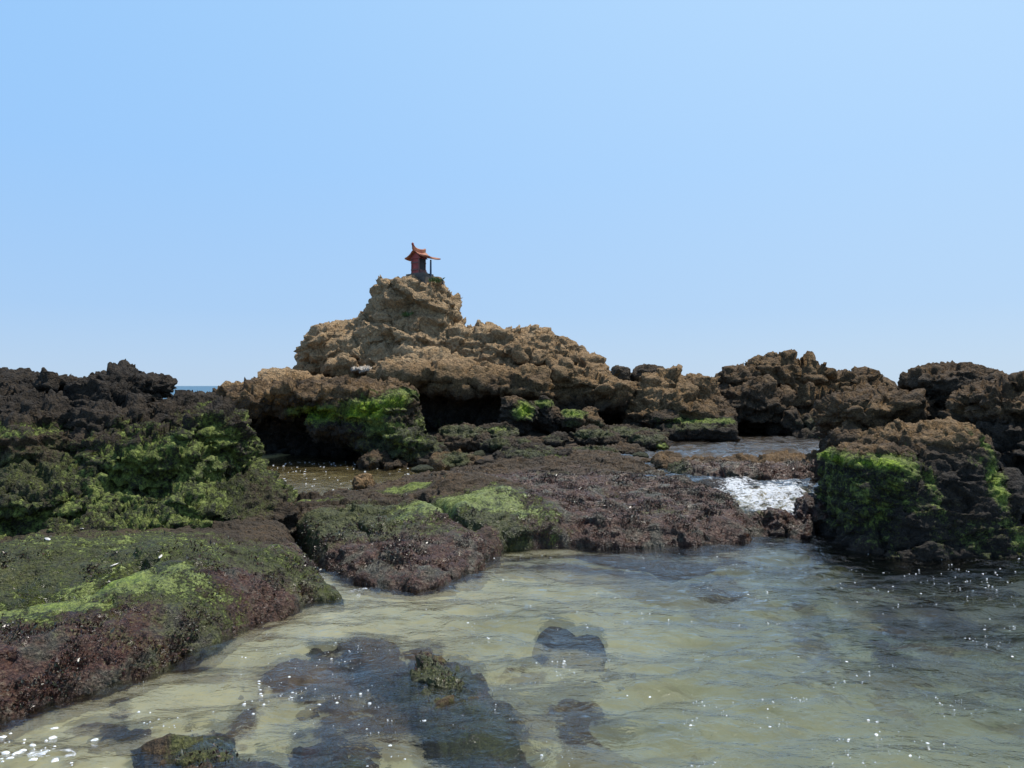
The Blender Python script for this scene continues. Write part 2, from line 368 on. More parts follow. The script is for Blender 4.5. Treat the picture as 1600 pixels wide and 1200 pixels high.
# ------------------------------------------------------------------ setting: ground, water
def fan(nc, y_near, y_mid, s1, y_far, s2, wide=1.15):
    ys = [-3.5, -2.5, -1.5, -.8, 0., .6, 1.1, 1.6, 2.0]; y = y_near
    while y < y_mid: ys.append(y); y *= 1 + s1
    while y < y_far: ys.append(y); y *= 1 + s2
    ys = np.array(ys); u = np.linspace(-1, 1, nc); u = np.sign(u) * (np.abs(u) * .75 + np.abs(u) ** 4 * .25)
    wd = (np.abs(ys) * wide + 3.0)[:, None]
    X = u[None, :] * wd; Y = np.repeat(ys[:, None], nc, 1)
    return X, Y
GC = [onz(*p) for p in [(600, 985, -.08), (500, 980, -.06), (700, 960, -.09), (850, 930, -.14), (900, 1060, -.20), (1100, 960, -.38), (1050, 910, -.32), (1200, 1100, -.36), (1350, 1180, -.36), (1450, 1000, -.7), (1500, 1150, -.55), (1400, 900, -.75), (1250, 960, -.5),
      (1000, 880, -.16), (850, 870, -.10), (1120, 870, -.16), (300, 1110, -.09), (150, 1160, -.10), (400, 1100, -.10), (500, 1150, -.16), (600, 1100, -.2), (750, 1180, -.24), (1000, 1180, -.32), (560, 930, -.08), (800, 1000, -.2), (450, 1040, -.09), (1260, 870, -.3), (650, 935, -.09)]]
GC += [np.array(p) for p in [(-4, 7, .0), (-3, 10, .10), (-2.2, 11.5, .13), (-2, 13, .1), (-1.2, 10.5, .18), (-.6, 10.5, .3), (0, 10, .33), (1, 10.5, .34), (1.2, 13, .36), (0, 13, .36), (0, 16, .36), (-2, 16, .38), (2.2, 15.5, .34), (1.8, 12, .34),
      (3, 12.5, .18), (4, 14, .18), (5, 16, .2), (3.2, 16, .25), (5.5, 12.5, .15), (4.2, 18, .3), (7, 18, .3), (3.3, 9.5, .05), (3, 8.2, -.55), (3.1, 7.2, -.45), (4, 7.5, -.6), (-7, 8, .2), (-6, 14, .3), (0, 20, .6), (-6, 20, .4), (6, 22, .3), (12, 20, .2), (9, 12, .2),
      (0, 28, -1.2), (-10, 28, -1.4), (12, 28, -1.4), (-16, 15, -1), (18, 14, -1), (0, 2, -.35), (-3, 1, -.3), (3, 1, -.5), (0, -4, -.4), (8, 4, -.8), (-8, 3, -.5), (0, 45, -3), (60, 60, -4), (-60, 60, -4), (300, 300, -5), (-300, 300, -5), (0, 500, -5)]]
X, Y = fan(620, 2.2, 20, .009, 9000, .09)
P = np.stack([X.ravel(), Y.ravel(), np.zeros(X.size)], 1)
gz = idw(P, GC, 3.5); near = np.clip((30 - P[:, 1]) / 20, 0, 1)
gz = gz + near * (.05 * fbm(P * 1.3, 3, 4) + .022 * fbm(P * np.array([3, 6, 1]), 4, 8))
rocky = sstep(.2, .32, gz + .04 * fbm(P * 2, 3, 12)) * (P[:, 1] > 8.6)
gz = gz + rocky * .10 * fbm(P * 2.6, 6, 21, .62, ridged=True)
nb_ = sstep(-.15, .3, fbm(P * 2.3 + 3, 5, 31))
C = onz(620, 1090, -.15); wp = np.exp(-(((P[:, 0] - C[0]) / .75) ** 2 + ((P[:, 1] - C[1]) / .62) ** 2)) * 1.7 + np.exp(-(((P[:, 0] - .35) / .7) ** 2 + ((P[:, 1] - 3.7) / .5) ** 2)) * 1.0 + 1.3 * np.exp(-(((P[:, 0] - 4.3) / 2.2) ** 2 + ((P[:, 1] - 14.5) / 3.) ** 2)) + np.exp(-(((P[:, 0] - 3.4) / 1.1) ** 2 + ((P[:, 1] - 6.0) / .8) ** 2)) * .9
gz = gz + np.clip(wp * nb_, 0, 1) * .07 * (P[:, 1] < 8)
A = np.zeros((len(P), 4)); A[:, 0] = rocky; C2 = onz(980, 873, 0); A[:, 1] = np.clip(wp * (.35 + nb_), 0, 1); A[:, 1] = np.maximum(A[:, 1], .9 * np.exp(-(((P[:, 0] - C2[0]) / 1.5) ** 2 + ((P[:, 1] - C2[1]) / .35) ** 2) ** 2)); 
for (a_x, a_y, r1_, r2_, st_) in ((1180, 885, 1.0, .75, 1.0), (1500, 950, 1.7, .95, 1.05), (560, 1060, .9, .42, .85), (720, 1130, .55, .4, .8), (430, 1090, .5, .25, .75), (900, 1110, .45, .3, .75), (620, 1000, .35, .12, .5), (250, 1120, .35, .15, .65), (330, 1035, .5, .10, .8), (440, 975, .35, .08, .7), (120, 1110, .4, .08, .8), (230, 1085, .5, .10, .8), (380, 1120, .4, .12, .8), (30, 1160, .4, .1, .6), (300, 1180, .4, .2, .7), (600, 1190, .7, .3, .8)):  # first two patches darken the sand so sky reflection shows on the water
    C2 = onz(a_x, a_y, 0); A[:, 1] = np.maximum(A[:, 1], (.45 + .75 * nb_) * st_ * np.exp(-(((P[:, 0] - C2[0]) / r1_) ** 2 + ((P[:, 1] - C2[1]) / r2_) ** 2) ** 1.5))
gz = gz + A[:, 1] * .04 * (P[:, 1] < 8) * fbm(P * 5, 4, 90)
A[:, 1] = np.maximum(A[:, 1], .85 * (poly_sd(P[:, :2], [(1.8, 11), (8, 10.5), (9, 18.5), (2.6, 18.5)]) > 0)); A[:, 2] = sstep(-.9, -1.1, P[:, 0] + 0.2) * sstep(7.8, 8.4, P[:, 1]) * sstep(20, 18, P[:, 1])  # upper pool bed coloured dark so its surface reflects bluer
s = NT('sand_and_rock_bed')
a_ = s.t.nodes.new('ShaderNodeAttribute'); a_.attribute_name = 'zone'; sp = s.t.nodes.new('ShaderNodeSeparateColor'); s.t.links.new(a_.outputs['Color'], sp.inputs[0])
nb, nc_, nd = s.noise(2.2, 5, .6, .4), s.noise(14, 5, .65), s.noise(70, 3, .7)
sand = s.ramp(s.math('ADD', s.math('MULTIPLY', nb, .7), s.math('MULTIPLY', nc_, .3)), [(.3, (.40, .33, .18)), (.5, (.68, .58, .35)), (.72, (.80, .71, .48))])
sand = s.mix(sp.outputs[2], sand, s.mix(nb, (.26, .19, .08), (.42, .32, .14)))
weedy = s.ramp(s.math('ADD', s.math('MULTIPLY', nc_, .6), s.math('MULTIPLY', nd, .4)), [(.35, (.03, .018, .012)), (.5, (.10, .060, .032)), (.68, (.20, .15, .075))])  # weed colour, also used to darken the bed beneath sky reflections
sand = s.mix(s.smooth(.42, .60, s.math('ADD', sp.outputs[1], s.math('MULTIPLY', s.math('SUBTRACT', nc_, .5), .9))), sand, weedy)
rk = s.ramp(s.math('ADD', s.math('MULTIPLY', nc_, .6), s.math('MULTIPLY', nd, .4)), [(.35, (.018, .013, .010)), (.55, (.055, .038, .024)), (.75, (.11, .085, .055))])
c = s.mix(s.smooth(.35, .65, s.math('ADD', sp.outputs[0], s.math('MULTIPLY', s.math('SUBTRACT', nc_, .5), .6))), sand, rk)
s.bsdf(c, .85, s.bump(s.math('ADD', nc_, s.math('MULTIPLY', nd, .5)), .5, .03), .3)
V = P.copy(); V[:, 2] = gz
tag(mk('ground', V, grid_faces(*X.shape), s.m, attrs={'zone': A}), kind='structure')

def waves(P, amp=1.0, seed=0):
    x, y = P[:, 0], P[:, 1]; h = 0
    Q = np.stack([x, y, np.zeros(len(x))], 1)
    wx = .25 * fbm(Q * .8, 3, seed + 60); wy = .25 * fbm(Q * .8 + 31, 3, seed + 61)
    r = np.random.default_rng(4 + seed)
    for L, a, th in ((1.4, .010, 106), (.85, .0085, 78), (.58, .0072, 118), (.40, .0052, 96), (.30, .0032, 66), (.23, .0022, 128), (.17, .0012, 85), (.12, .0006, 108)):
        t = radians(th); k = 2 * pi / L; ph = k * ((x + wx) * cos(t) + (y + wy) * sin(t)) + r.uniform(0, 6)
        s_ = np.sin(ph); h = h + a * (s_ + .25 * np.sin(2 * ph + .6))
    h = h * (.75 + .7 * fbm(Q * .9 + 70, 3, seed + 8)) + .012 * fbm(Q * np.array([2.6, 4.2, 1]), 4, seed + 70, .55) 
    return h * amp * 1.55
def water_material(name, tint, foam=False, bumps=1.0):
    s = NT(name); n1 = s.noise(7, 3, .5, .3, vec=None); n2 = s.noise(28, 3, .55)
    mp = s.t.nodes.new('ShaderNodeMapping'); mp.inputs['Scale'].default_value = (1, 1.7, 1); s.t.links.new(s.pos(), mp.inputs[0])
    n1 = s.noise(6, 4, .55, .4, vec=mp.outputs[0]); n2 = s.noise(26, 3, .55, .3, vec=mp.outputs[0])
    nr = s.bump(s.math('ADD', n1, s.math('MULTIPLY', n2, .16)), .5 * bumps, .06)
    fr = s.t.nodes.new('ShaderNodeFresnel'); fr.inputs['IOR'].default_value = 1.45; s.t.links.new(nr, fr.inputs['Normal'])
    tr = s.t.nodes.new('ShaderNodeBsdfTransparent'); tr.inputs[0].default_value = (*tint, 1)
    gl = s.t.nodes.new('ShaderNodeBsdfGlossy'); gl.inputs['Roughness'].default_value = .03; s.t.links.new(nr, gl.inputs['Normal'])
    rf = s.t.nodes.new('ShaderNodeBsdfRefraction'); rf.inputs['IOR'].default_value = 1.333; rf.inputs['Roughness'].default_value = .03; rf.inputs[0].default_value = (1, 1, 1, 1); s.t.links.new(nr, rf.inputs['Normal'])
    m0 = s.t.nodes.new('ShaderNodeMixShader'); m0.inputs[0].default_value = .50; s.t.links.new(tr.outputs[0], m0.inputs[1]); s.t.links.new(rf.outputs[0], m0.inputs[2]); tr = m0
    mx = s.t.nodes.new('ShaderNodeMixShader'); s.t.links.new(s.math('MULTIPLY', fr.outputs[0], 1.55, clamp=True), mx.inputs[0]); s.t.links.new(tr.outputs[0], mx.inputs[1]); s.t.links.new(gl.outputs[0], mx.inputs[2])
    o = mx.outputs[0]
    if foam:
        a = s.t.nodes.new('ShaderNodeAttribute'); a.attribute_name = 'zone'; sp = s.t.nodes.new('ShaderNodeSeparateColor'); s.t.links.new(a.outputs['Color'], sp.inputs[0])
        f = s.noise(11, 6, .72, 1.0, vec=mp.outputs[0]); f2 = s.noise(42, 4, .7, .6)
        m = s.smooth(.50, .66, s.math('ADD', s.math('SUBTRACT', sp.outputs[0], .75), s.math('ADD', s.math('MULTIPLY', f, 1.1), s.math('MULTIPLY', f2, .45))))
        df = s.t.nodes.new('ShaderNodeBsdfPrincipled'); df.inputs['Base Color'].default_value = (.82, .85, .88, 1); df.inputs['Roughness'].default_value = .5
        s.t.links.new(s.bump(s.math('ADD', f, f2), .8, .05), df.inputs['Normal'])
        m2 = s.t.nodes.new('ShaderNodeMixShader'); s.t.links.new(m, m2.inputs[0]); s.t.links.new(o, m2.inputs[1]); s.t.links.new(df.outputs[0], m2.inputs[2]); o = m2.outputs[0]
    s.t.links.new(o, s.out.inputs[0]); return s.m
WATER = water_material('clear_water', (.88, .95, .93), True)
X, Y = fan(900, 2.2, 11, .005, 12000, .05)
P = np.stack([X.ravel(), Y.ravel(), np.zeros(X.size)], 1)
V = P.copy(); V[:, 2] = waves(P) * np.clip(12 / np.maximum(P[:, 1], 1), 0, 1) * (P[:, 1] < 60)
A = np.zeros((len(P), 4))
for (px, py, r1, r2, st) in ((560, 925, .28, .35, .46), (1215, 850, .35, .18, .42), (60, 1185, .3, .1, .52), (1215, 838, .22, .12, .5), (720, 1120, .16, .06, .35), (500, 905, .2, .3, .4)):
    C = onz(px, py, 0); A[:, 0] = np.maximum(A[:, 0], st * np.exp(-(((P[:, 0] - C[0]) / r1) ** 2 + ((P[:, 1] - C[1]) / r2) ** 2)))
nr_, nc2 = X.shape; I = np.arange(nr_ * nc2).reshape(nr_, nc2); rim = ring(nr_, nc2); nV = len(V)
VB = V[rim].copy(); VB[:, 2] = -14; b_of = {int(q): nV + i for i, q in enumerate(rim)}
sk = np.stack([np.roll(rim, -1), rim, nV + np.arange(len(rim)), nV + np.roll(np.arange(len(rim)), -1)], 1)
cap = np.array([[b_of[int(I[i, 0])], b_of[int(I[i + 1, 0])], b_of[int(I[i + 1, -1])], b_of[int(I[i, -1])]] for i in range(nr_ - 1)])
va = WATER.copy(); va.name = 'clear_sea_water_body'; vn = va.node_tree.nodes.new('ShaderNodeVolumeAbsorption'); vn.inputs['Color'].default_value = (.38, .50, .50, 1); vn.inputs['Density'].default_value = 1.35
va.node_tree.links.new(vn.outputs[0], [n for n in va.node_tree.nodes if n.type == 'OUTPUT_MATERIAL'][0].inputs['Volume'])
tag(mk('water', np.concatenate([V, VB]), np.concatenate([grid_faces(*X.shape), sk, cap]), va, attrs={'zone': np.concatenate([A, np.zeros((len(VB), 4))])}), kind='structure')
s = NT('open_sea'); s.bsdf((.012, .075, .125), .30, s.bump(s.noise(.8, 5, .6), .4, .3), .35)
sx_ = np.array([-9000, -60, -20, 0, 20, 60, 9000.]); sy_ = np.array([26, 40, 80, 200, 800, 3000, 11500.]); SX, SYg = np.meshgrid(sx_, sy_)
tag(mk('sea', np.stack([SX.ravel(), SYg.ravel(), np.full(SX.size, .03)], 1), grid_faces(*SX.shape), s.m), kind='structure')
def pool(name, corners, z, amp, mat, res=.035, seed=5, zf=None, foamf=None):
    O = np.array(corners); x = np.arange(O[:, 0].min(), O[:, 0].max(), res); y = np.arange(O[:, 1].min(), O[:, 1].max(), res)
    X, Y = np.meshgrid(x, y); P = np.stack([X.ravel(), Y.ravel(), np.zeros(X.size)], 1); V = P.copy()
    V[:, 2] = (z if zf is None else zf(P)) + waves(P, amp, seed); ins = poly_sd(P[:, :2], O) > 0
    F = grid_faces(*X.shape); F = F[ins[F].all(1)]; used = np.unique(F); re = np.zeros(len(V), int); re[used] = np.arange(len(used))
    A = np.zeros((len(V), 4)); 
    if foamf is not None: A[:, 0] = foamf(P)
    return tag(mk(name, V[used], re[F], mat, attrs={'zone': A[used]}), kind='structure')
pool('tide_pool_water', [(-5.8, 8.15), (-3.4, 8.0), (-1.4, 8.6), (-.9, 9.6), (-.8, 14.2), (-7, 14.2)], .25, .35, WATER)
pool('upper_pool_water', [(1.9, 11.0), (7.5, 10.7), (9, 18.9), (2.4, 18.9), (1.7, 13.5)], 0.35, 1.8, WATER, foamf=lambda P: .12 + .1 * fbm(P * 1.2, 3, 3))
def stream_z(P):
    t = sstep(8.25, 9.9, P[:, 1] + .12 * fbm(P * 2, 2, 9)); return .02 + .3 * t + .09 * (t * (1 - t) * 4) * fbm(P * np.array([3, 6, 1]), 5, 19, .6)
def stream_f(P):
    c = np.exp(-((P[:, 0] - 3.25 - .1 * (P[:, 1] - 9)) / 1.0) ** 2); v = sstep(10.35, 9.6, P[:, 1]) * sstep(7.7, 8.5, P[:, 1])
    return .06 + .52 * c * v + .34 * fbm(P * np.array([4.5, 1.8, 1]), 5, 14, .6)
pool('stream_water', [(1.1, 9.2), (2.3, 8.7), (2.75, 7.9), (4.0, 7.75), (4.8, 8.0), (5.6, 11.3), (1.2, 11.6)], 0, 1.4, WATER, res=.022, zf=stream_z, foamf=stream_f)

# ------------------------------------------------------------------ low ledges
ledges = []
L1 = hf_rock('rock_ledge', 'broad red weed ledge with a green hump at the foot of the dark mossy rock', 'rock',
    [(-500, 1300, 0), (-200, 1190, 0), (0, 1125, 0), (100, 1092, 0), (240, 1048, 0), (330, 1012, 0), (400, 972, 0), (470, 943, 0), (530, 934, 0), (518, 928, 0), (488, 900, 0), (470, 872, .05), (462, 840, .2), (452, 800, .3), (430, 780, .3), (-4.2, 8.2), (-8, 8.5), (-9, 3)],
    [(280, 878, .40), (170, 905, .36), (380, 892, .36), (60, 940, .27), (0, 1000, .20), (120, 990, .23), (220, 990, .19), (380, 940, .19), (480, 915, .09), (300, 995, .12), (120, 1050, .10), (0, 1075, .10), (430, 850, .34), (250, 840, .5), (60, 850, .5), (440, 800, .34), (-300, 1000, .3), (-300, 1120, .15), (-6, 8, .6)],
    .013, [('R', 330, 960, .2, 3, 1.0, .85), ('R', 100, 1040, .15, 3.5, .9, .95), ('R', 0, 980, .25, 1.6, .5, .7), ('R', 470, 870, .3, .5, 1.0, .8), ('M', 200, 925, .3, 1.3, .26, .7), ('M', 200, 860, .45, 3, 1.2, .75), ('M', 20, 930, .3, .9, .3, .8),
     ('G', 200, 905, .37, .66, .32, .80), ('G', 320, 889, .38, .55, .15, .66), ('G', 90, 940, .3, .6, .10, .75), ('G', 20, 945, .3, .4, .2, .6), ('G', 200, 840, .45, 2.5, .8, .46), ('T', 235, 905, .36, .16, .10, .9), ('G', 445, 945, .06, .40, .38, -.95), ('M', 430, 945, .1, .5, .35, -.8), ('G', 330, 995, .06, .5, .16, -.9), ('R', 420, 950, .1, .7, .5, .95)],
    (-.1, .12, .6, .30), LEDGE, edge=.42, cracks=[([(-80, 950, .3), (20, 938, .3), (120, 912, .35), (220, 878, .4), (330, 862, .42)], .05, .10), ([(484, 880, .1), (470, 850, .2), (455, 815, .3)], .06, .22), ([(60, 985, .2), (160, 975, .2)], .05, .05)], seed=11, er=dict(a1=.014, a2=.009, pit=.005, fine=.013, s2=.11))
L2 = hf_rock('rock_ledge', 'wide weedy ledge topped by a rounded green mound beside the muddy tide pool', 'rock',
    [(515, 888, .0), (545, 903, 0), (575, 912, 0), (605, 920, 0), (650, 919, 0), (700, 911, 0), (740, 900, 0), (762, 878, 0), (785, 860, 0), (850, 853, 0), (1000, 857, 0), (1100, 853, 0), (1165, 846, 0), (1168, 815, .06), (1150, 790, .15), (1095, 765, .24), (1085, 752, .28), (1030, 738, .30), (990, 722, .35), (960, 704, .38), (900, 698, .38), (840, 706, .38), (760, 718, .4), (700, 728, .42), (650, 742, .33), (620, 757, .28), (570, 772, .27), (520, 778, .26), (450, 776, .27), (446, 790, .28), (462, 830, .2), (486, 870, .08)],
    [(715, 738, .60), (650, 752, .48), (785, 752, .58), (740, 765, .52), (845, 772, .46), (800, 785, .42), (700, 780, .40), (620, 772, .34), (950, 715, .44), (900, 712, .42), (850, 790, .40), (760, 800, .34), (820, 825, .17), (600, 790, .29), (520, 795, .31), (460, 790, .31), (560, 830, .26), (610, 860, .15), (680, 850, .15), (700, 880, .09), (600, 895, .08), (540, 880, .10), (880, 750, .40), (950, 745, .38), (1020, 752, .34), (1060, 765, .34), (950, 800, .25), (900, 835, .11), (1000, 838, .10), (1040, 800, .26), (1100, 790, .30), (1140, 800, .24), (1130, 830, .12), (1000, 775, .30), (640, 900, .06), (730, 870, .10)],
    .014, [('R', 600, 870, .12, 2.2, .8, .9), ('R', 950, 790, .25, 2.2, 2.4, .92), ('R', 900, 840, .1, 3, .35, .95), ('M', 560, 810, .28, .8, .8, .85), ('M', 760, 815, .26, .55, .22, .8), ('M', 1040, 800, .25, .45, .3, .5), ('M', 640, 830, .2, .5, .4, .5), ('M', 870, 740, .4, .6, .6, .5),
     ('G', 740, 772, .50, .95, .60, .74), ('R', 790, 850, .06, .5, .22, .95), ('G', 640, 770, .35, .4, .3, .7), ('G', 800, 790, .45, .35, .2, .6), ('G', 850, 790, .4, .3, .25, .5), ('G', 480, 785, .3, .5, .16, .55), ('G', 960, 770, .33, .3, .3, .35), ('G', 790, 854, .03, .7, .20, -.97), ('R', 740, 755, .5, .8, .45, -.9), ('R', 560, 800, .28, .6, .3, -.5)],
    (-.1, .1, .6, .3), LEDGE, edge=.26, cracks=[([(442, 780, .28), (452, 800, .28), (480, 850, .12), (500, 880, .06)], .045, .22), ([(655, 782, .33), (672, 800, .27), (705, 828, .17), (740, 850, .08)], .06, .16), ([(560, 815, .26), (575, 845, .2), (600, 850, .15)], .03, .08), ([(1090, 780, .28), (1110, 800, .22), (1100, 840, .08)], .04, .07), ([(700, 905, .02), (690, 880, .08)], .05, .1), ([(850, 775, .4), (930, 778, .33), (1000, 760, .33)], .05, .06)], seed=23, er=dict(a1=.018, a2=.011, pit=.005, fine=.014, s2=.13))
L3 = hf_rock('rock_bar', 'thin bar of reddish brown rock dividing the upper pool from the white water', 'rock',
    [(1012, 726, .33), (1040, 738, .30), (1075, 748, .28), (1130, 753, .28), (1210, 752, .28), (1290, 745, .3), (1400, 745, .3), (1400, 715, .3), (1295, 712, .38), (1240, 715, .38), (1180, 722, .36), (1110, 722, .38), (1060, 718, .38), (1020, 716, .38)],
    [(1040, 726, .42), (1100, 735, .40), (1200, 735, .42), (1290, 728, .46), (1390, 730, .5), (1150, 730, .46)], .022,
    [('R', 1200, 735, .4, 3, .8, .8), ('M', 1050, 730, .4, .4, .5, .7)], (0, .25, .6, .5), LEDGE, edge=.25, seed=31)
S = []
S.append(hf_rock('submerged_rock', 'weedy rock just breaking the surface in the middle of the clear pool', 'rock',
    [(595, 1035, 0), (640, 1015, 0), (720, 1010, -.0), (770, 1050, 0), (800, 1110, 0), (850, 1190, 0), (800, 1260, 0), (720, 1200, 0), (670, 1140, 0), (630, 1080, 0)],
    [(640, 1035, .0), (700, 1060, -.03), (760, 1150, -.10), (740, 1100, -.09), (690, 1030, -.07), (670, 1090, .01), (720, 1125, .0)], .013,
    [('R', 640, 1060, 0, .35, .3, .9), ('M', 680, 1060, 0, .3, .3, .9), ('M', 740, 1130, 0, .4, .4, .8), ('R', 740, 1050, 0, .4, .3, .7), ('G', 735, 1130, 0, .12, .12, .5)], (-.4, .1, .1, .5), LEDGE, edge=.25, base=-.25, seed=41, rough=.8))
S.append(hf_rock('submerged_rock', 'dark mussel covered rock awash in the pool, nearest the viewer', 'rock',
    [(190, 1190, 0), (260, 1160, 0), (340, 1150, 0), (400, 1165, 0), (450, 1200, 0), (440, 1290, 0), (250, 1300, 0)],
    [(300, 1175, .01), (360, 1180, .01), (250, 1220, -.02), (400, 1240, .0)], .012, [('M', 330, 1180, 0, .25, .15, .7), ('G', 360, 1170, 0, .12, .08, .4)], (-.4, .1, .1, .35), LEDGE, edge=.2, base=-.22, seed=43))
S.append(hf_rock('submerged_rock', 'reddish rock hump under shallow water between the two awash rocks', 'rock',
    [(440, 1130, -.02), (540, 1110, -.02), (560, 1150, -.02), (640, 1200, -.02), (600, 1280, -.02), (480, 1250, -.02), (430, 1180, -.02)],
    [(490, 1160, -.015), (530, 1200, -.09), (470, 1220, -.07)], .014, [('R', 490, 1160, 0, .2, .15, .9), ('M', 560, 1200, 0, .3, .2, .7)], (-.4, .1, .1, .4), LEDGE, edge=.25, base=-.25, seed=47))
S.append(hf_rock('submerged_rock', 'smooth dark double humped stone standing alone under the clear pool', 'rock',
    [(836, 992, -.05), (840, 978, -.05), (858, 966, -.05), (886, 967, -.05), (900, 977, -.05), (918, 973, -.05), (938, 978, -.05), (944, 995, -.05), (938, 1012, -.05), (890, 1005, -.05), (850, 1003, -.05)],
    [(865, 982, -.07), (925, 988, -.08), (895, 990, -.12)], .012, [], (-.5, .03, .1, .05), LEDGE, edge=.10, base=-.13, seed=53, wob=.03, rough=.2, er=dict(a1=.003, a2=.003, pit=0, fine=.003)))
S.append(hf_rock('submerged_rock', 'flat dark slab lying under the shallows close to the seaweed ledge', 'rock',
    [(380, 1030, -.05), (470, 990, -.05), (560, 1000, -.05), (600, 1030, -.05), (620, 1100, -.05), (560, 1120, -.05), (440, 1090, -.05), (330, 1080, -.05)],
    [(420, 1050, -.12), (520, 1015, -.08), (580, 1060, -.16), (480, 1080, -.15)], .016, [('M', 450, 1040, -.1, .3, .2, .6), ('R', 560, 1040, -.1, .5, .3, .5)], (-.5, .1, .1, .3), LEDGE, edge=.25, base=-.22, seed=59))
S.append(hf_rock('submerged_rock', 'brown weedy slab under the shallows beside the pale sand', 'rock',
    [(150, 1130, -.05), (230, 1100, -.05), (330, 1105, -.05), (350, 1140, -.05), (240, 1165, -.05), (150, 1160, -.05)],
    [(200, 1130, -.09), (300, 1125, -.09)], .016, [('R', 250, 1130, -.1, .3, .2, .6)], (-.5, .1, .1, .4), LEDGE, edge=.2, base=-.2, seed=61))
S.append(hf_rock('submerged_rock', 'large blurred rock lying deeper under the pool, past the double humped stone', 'rock',
    [(820, 1060, -.25), (860, 1040, -.25), (930, 1038, -.25), (985, 1060, -.25), (1000, 1090, -.25), (940, 1112, -.25), (860, 1100, -.25)],
    [(860, 1065, -.19), (940, 1062, -.19), (910, 1090, -.2)], .02, [('M', 900, 1070, -.2, .4, .2, .7)], (-.6, .2, .1, .35), LEDGE, edge=.25, base=-.32, seed=67, wob=.12))

# ------------------------------------------------------------------ big rocks
NEARE0 = dict(s1=.5, a1=.045, s2=.16, a2=.022, strata=.06, pit=.02, fine=.04)
NEARE = dict(s1=.42, a1=.055, s2=.15, a2=.026, strata=.035, pit=.020, fine=.028)
rock('rock_outcrop', 'big dark craggy rock with black knobbly crest and green mossy lower face', 'rock', [
    slab([(-330, 1000), (-330, 600), (-150, 575), (0, 592), (40, 592), (62, 612), (90, 604), (118, 604), (130, 625), (260, 640), (268, 630), (300, 620), (335, 640), (360, 655), (378, 690), (384, 725), (440, 790), (450, 850), (440, 960)], 8.3, 7.2, 1.0, Tb=1.1),
    slab([(140, 690), (135, 616), (150, 594), (175, 588), (205, 590), (225, 606), (235, 640), (250, 690)], 8.0, 7.6, .55),
    lump(239, 609, 20, 18, 8.1, .3), lump(98, 608, 24, 13, 8.0, .3), lump(14, 604, 38, 13, 8.1, .4), lump(296, 634, 28, 16, 8.3, .35), lump(182, 602, 34, 18, 7.9, .3), lump(60, 634, 34, 16, 7.7, .3), lump(125, 630, 20, 18, 7.9, .25),
    lump(60, 660, 80, 34, 7.4, .6), lump(-80, 650, 90, 50, 7.4, .6), lump(190, 665, 70, 30, 7.4, .5), lump(60, 700, 70, 50, 7.0, .6), lump(240, 720, 110, 48, 7.1, .7, rot=-8), lump(330, 700, 50, 60, 7.4, .6), lump(330, 790, 110, 60, 7.2, .8, rot=-15),
    lump(110, 770, 110, 60, 6.8, .8), lump(-60, 780, 120, 70, 6.7, .8), lump(180, 830, 200, 50, 6.5, .7), lump(-40, 860, 160, 50, 6.3, .7), lump(390, 830, 60, 50, 7.2, .5)],
    .019, dict(s1=.36, a1=.038, s2=.13, a2=.016, strata=.06, pit=.022, fine=.038, lay=.035, lh=.15, dip=.1), [('M', 100, 760, 7, 330, 110, .62), ('G', 260, 730, 7, 180, 90, .60), ('G', 330, 790, 7.2, 120, 80, .55), ('G', 90, 790, 6.8, 220, 50, .5), ('G', 100, 850, 6.6, 300, 50, .42), ('M', 330, 800, 7, 120, 100, .8), ('M', 150, 860, 6.4, 280, 50, .8), ('G', 60, 668, 7.2, 90, 12, .62), ('G', 240, 700, 7, 90, 34, .66), ('G', 350, 690, 7.3, 40, 60, .68), ('G', 200, 760, 6.9, 150, 40, .48), ('G', 20, 720, 7, 60, 60, .45), ('G', 60, 815, 6.6, 120, 20, .6), ('G', 330, 810, 7, 80, 50, .5), ('G', 120, 850, 6.4, 200, 40, .5), ('R', 440, 880, 6.8, 60, 50, .8), ('G', 322, 630, 8, 10, 16, .6), ('T', 60, 690, 7, 90, 30, .36)],
    (.5, .27, 1.5, .10), ROCK, seed=5)
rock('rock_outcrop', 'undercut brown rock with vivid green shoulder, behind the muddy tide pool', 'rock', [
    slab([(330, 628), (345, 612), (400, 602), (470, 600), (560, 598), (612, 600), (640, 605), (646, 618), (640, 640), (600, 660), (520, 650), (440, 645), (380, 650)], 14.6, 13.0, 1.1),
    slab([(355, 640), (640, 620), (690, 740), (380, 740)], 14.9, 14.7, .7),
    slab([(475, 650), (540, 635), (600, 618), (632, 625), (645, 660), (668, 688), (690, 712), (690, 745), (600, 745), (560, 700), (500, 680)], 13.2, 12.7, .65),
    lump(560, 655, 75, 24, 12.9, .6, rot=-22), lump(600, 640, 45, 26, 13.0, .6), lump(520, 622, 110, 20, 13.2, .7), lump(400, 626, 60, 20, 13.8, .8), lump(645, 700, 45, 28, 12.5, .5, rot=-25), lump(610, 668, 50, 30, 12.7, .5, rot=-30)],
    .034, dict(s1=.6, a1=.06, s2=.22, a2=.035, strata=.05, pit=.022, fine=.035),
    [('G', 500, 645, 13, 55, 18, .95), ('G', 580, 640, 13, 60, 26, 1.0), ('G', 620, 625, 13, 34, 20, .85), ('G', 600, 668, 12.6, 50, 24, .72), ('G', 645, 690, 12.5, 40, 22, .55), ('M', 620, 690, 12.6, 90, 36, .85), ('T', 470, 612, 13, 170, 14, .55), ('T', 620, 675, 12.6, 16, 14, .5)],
    (.5, .03, 1.5, .42), ROCKF, seed=8)  # near-black low tone puts the shade of the undercut into the rock colour
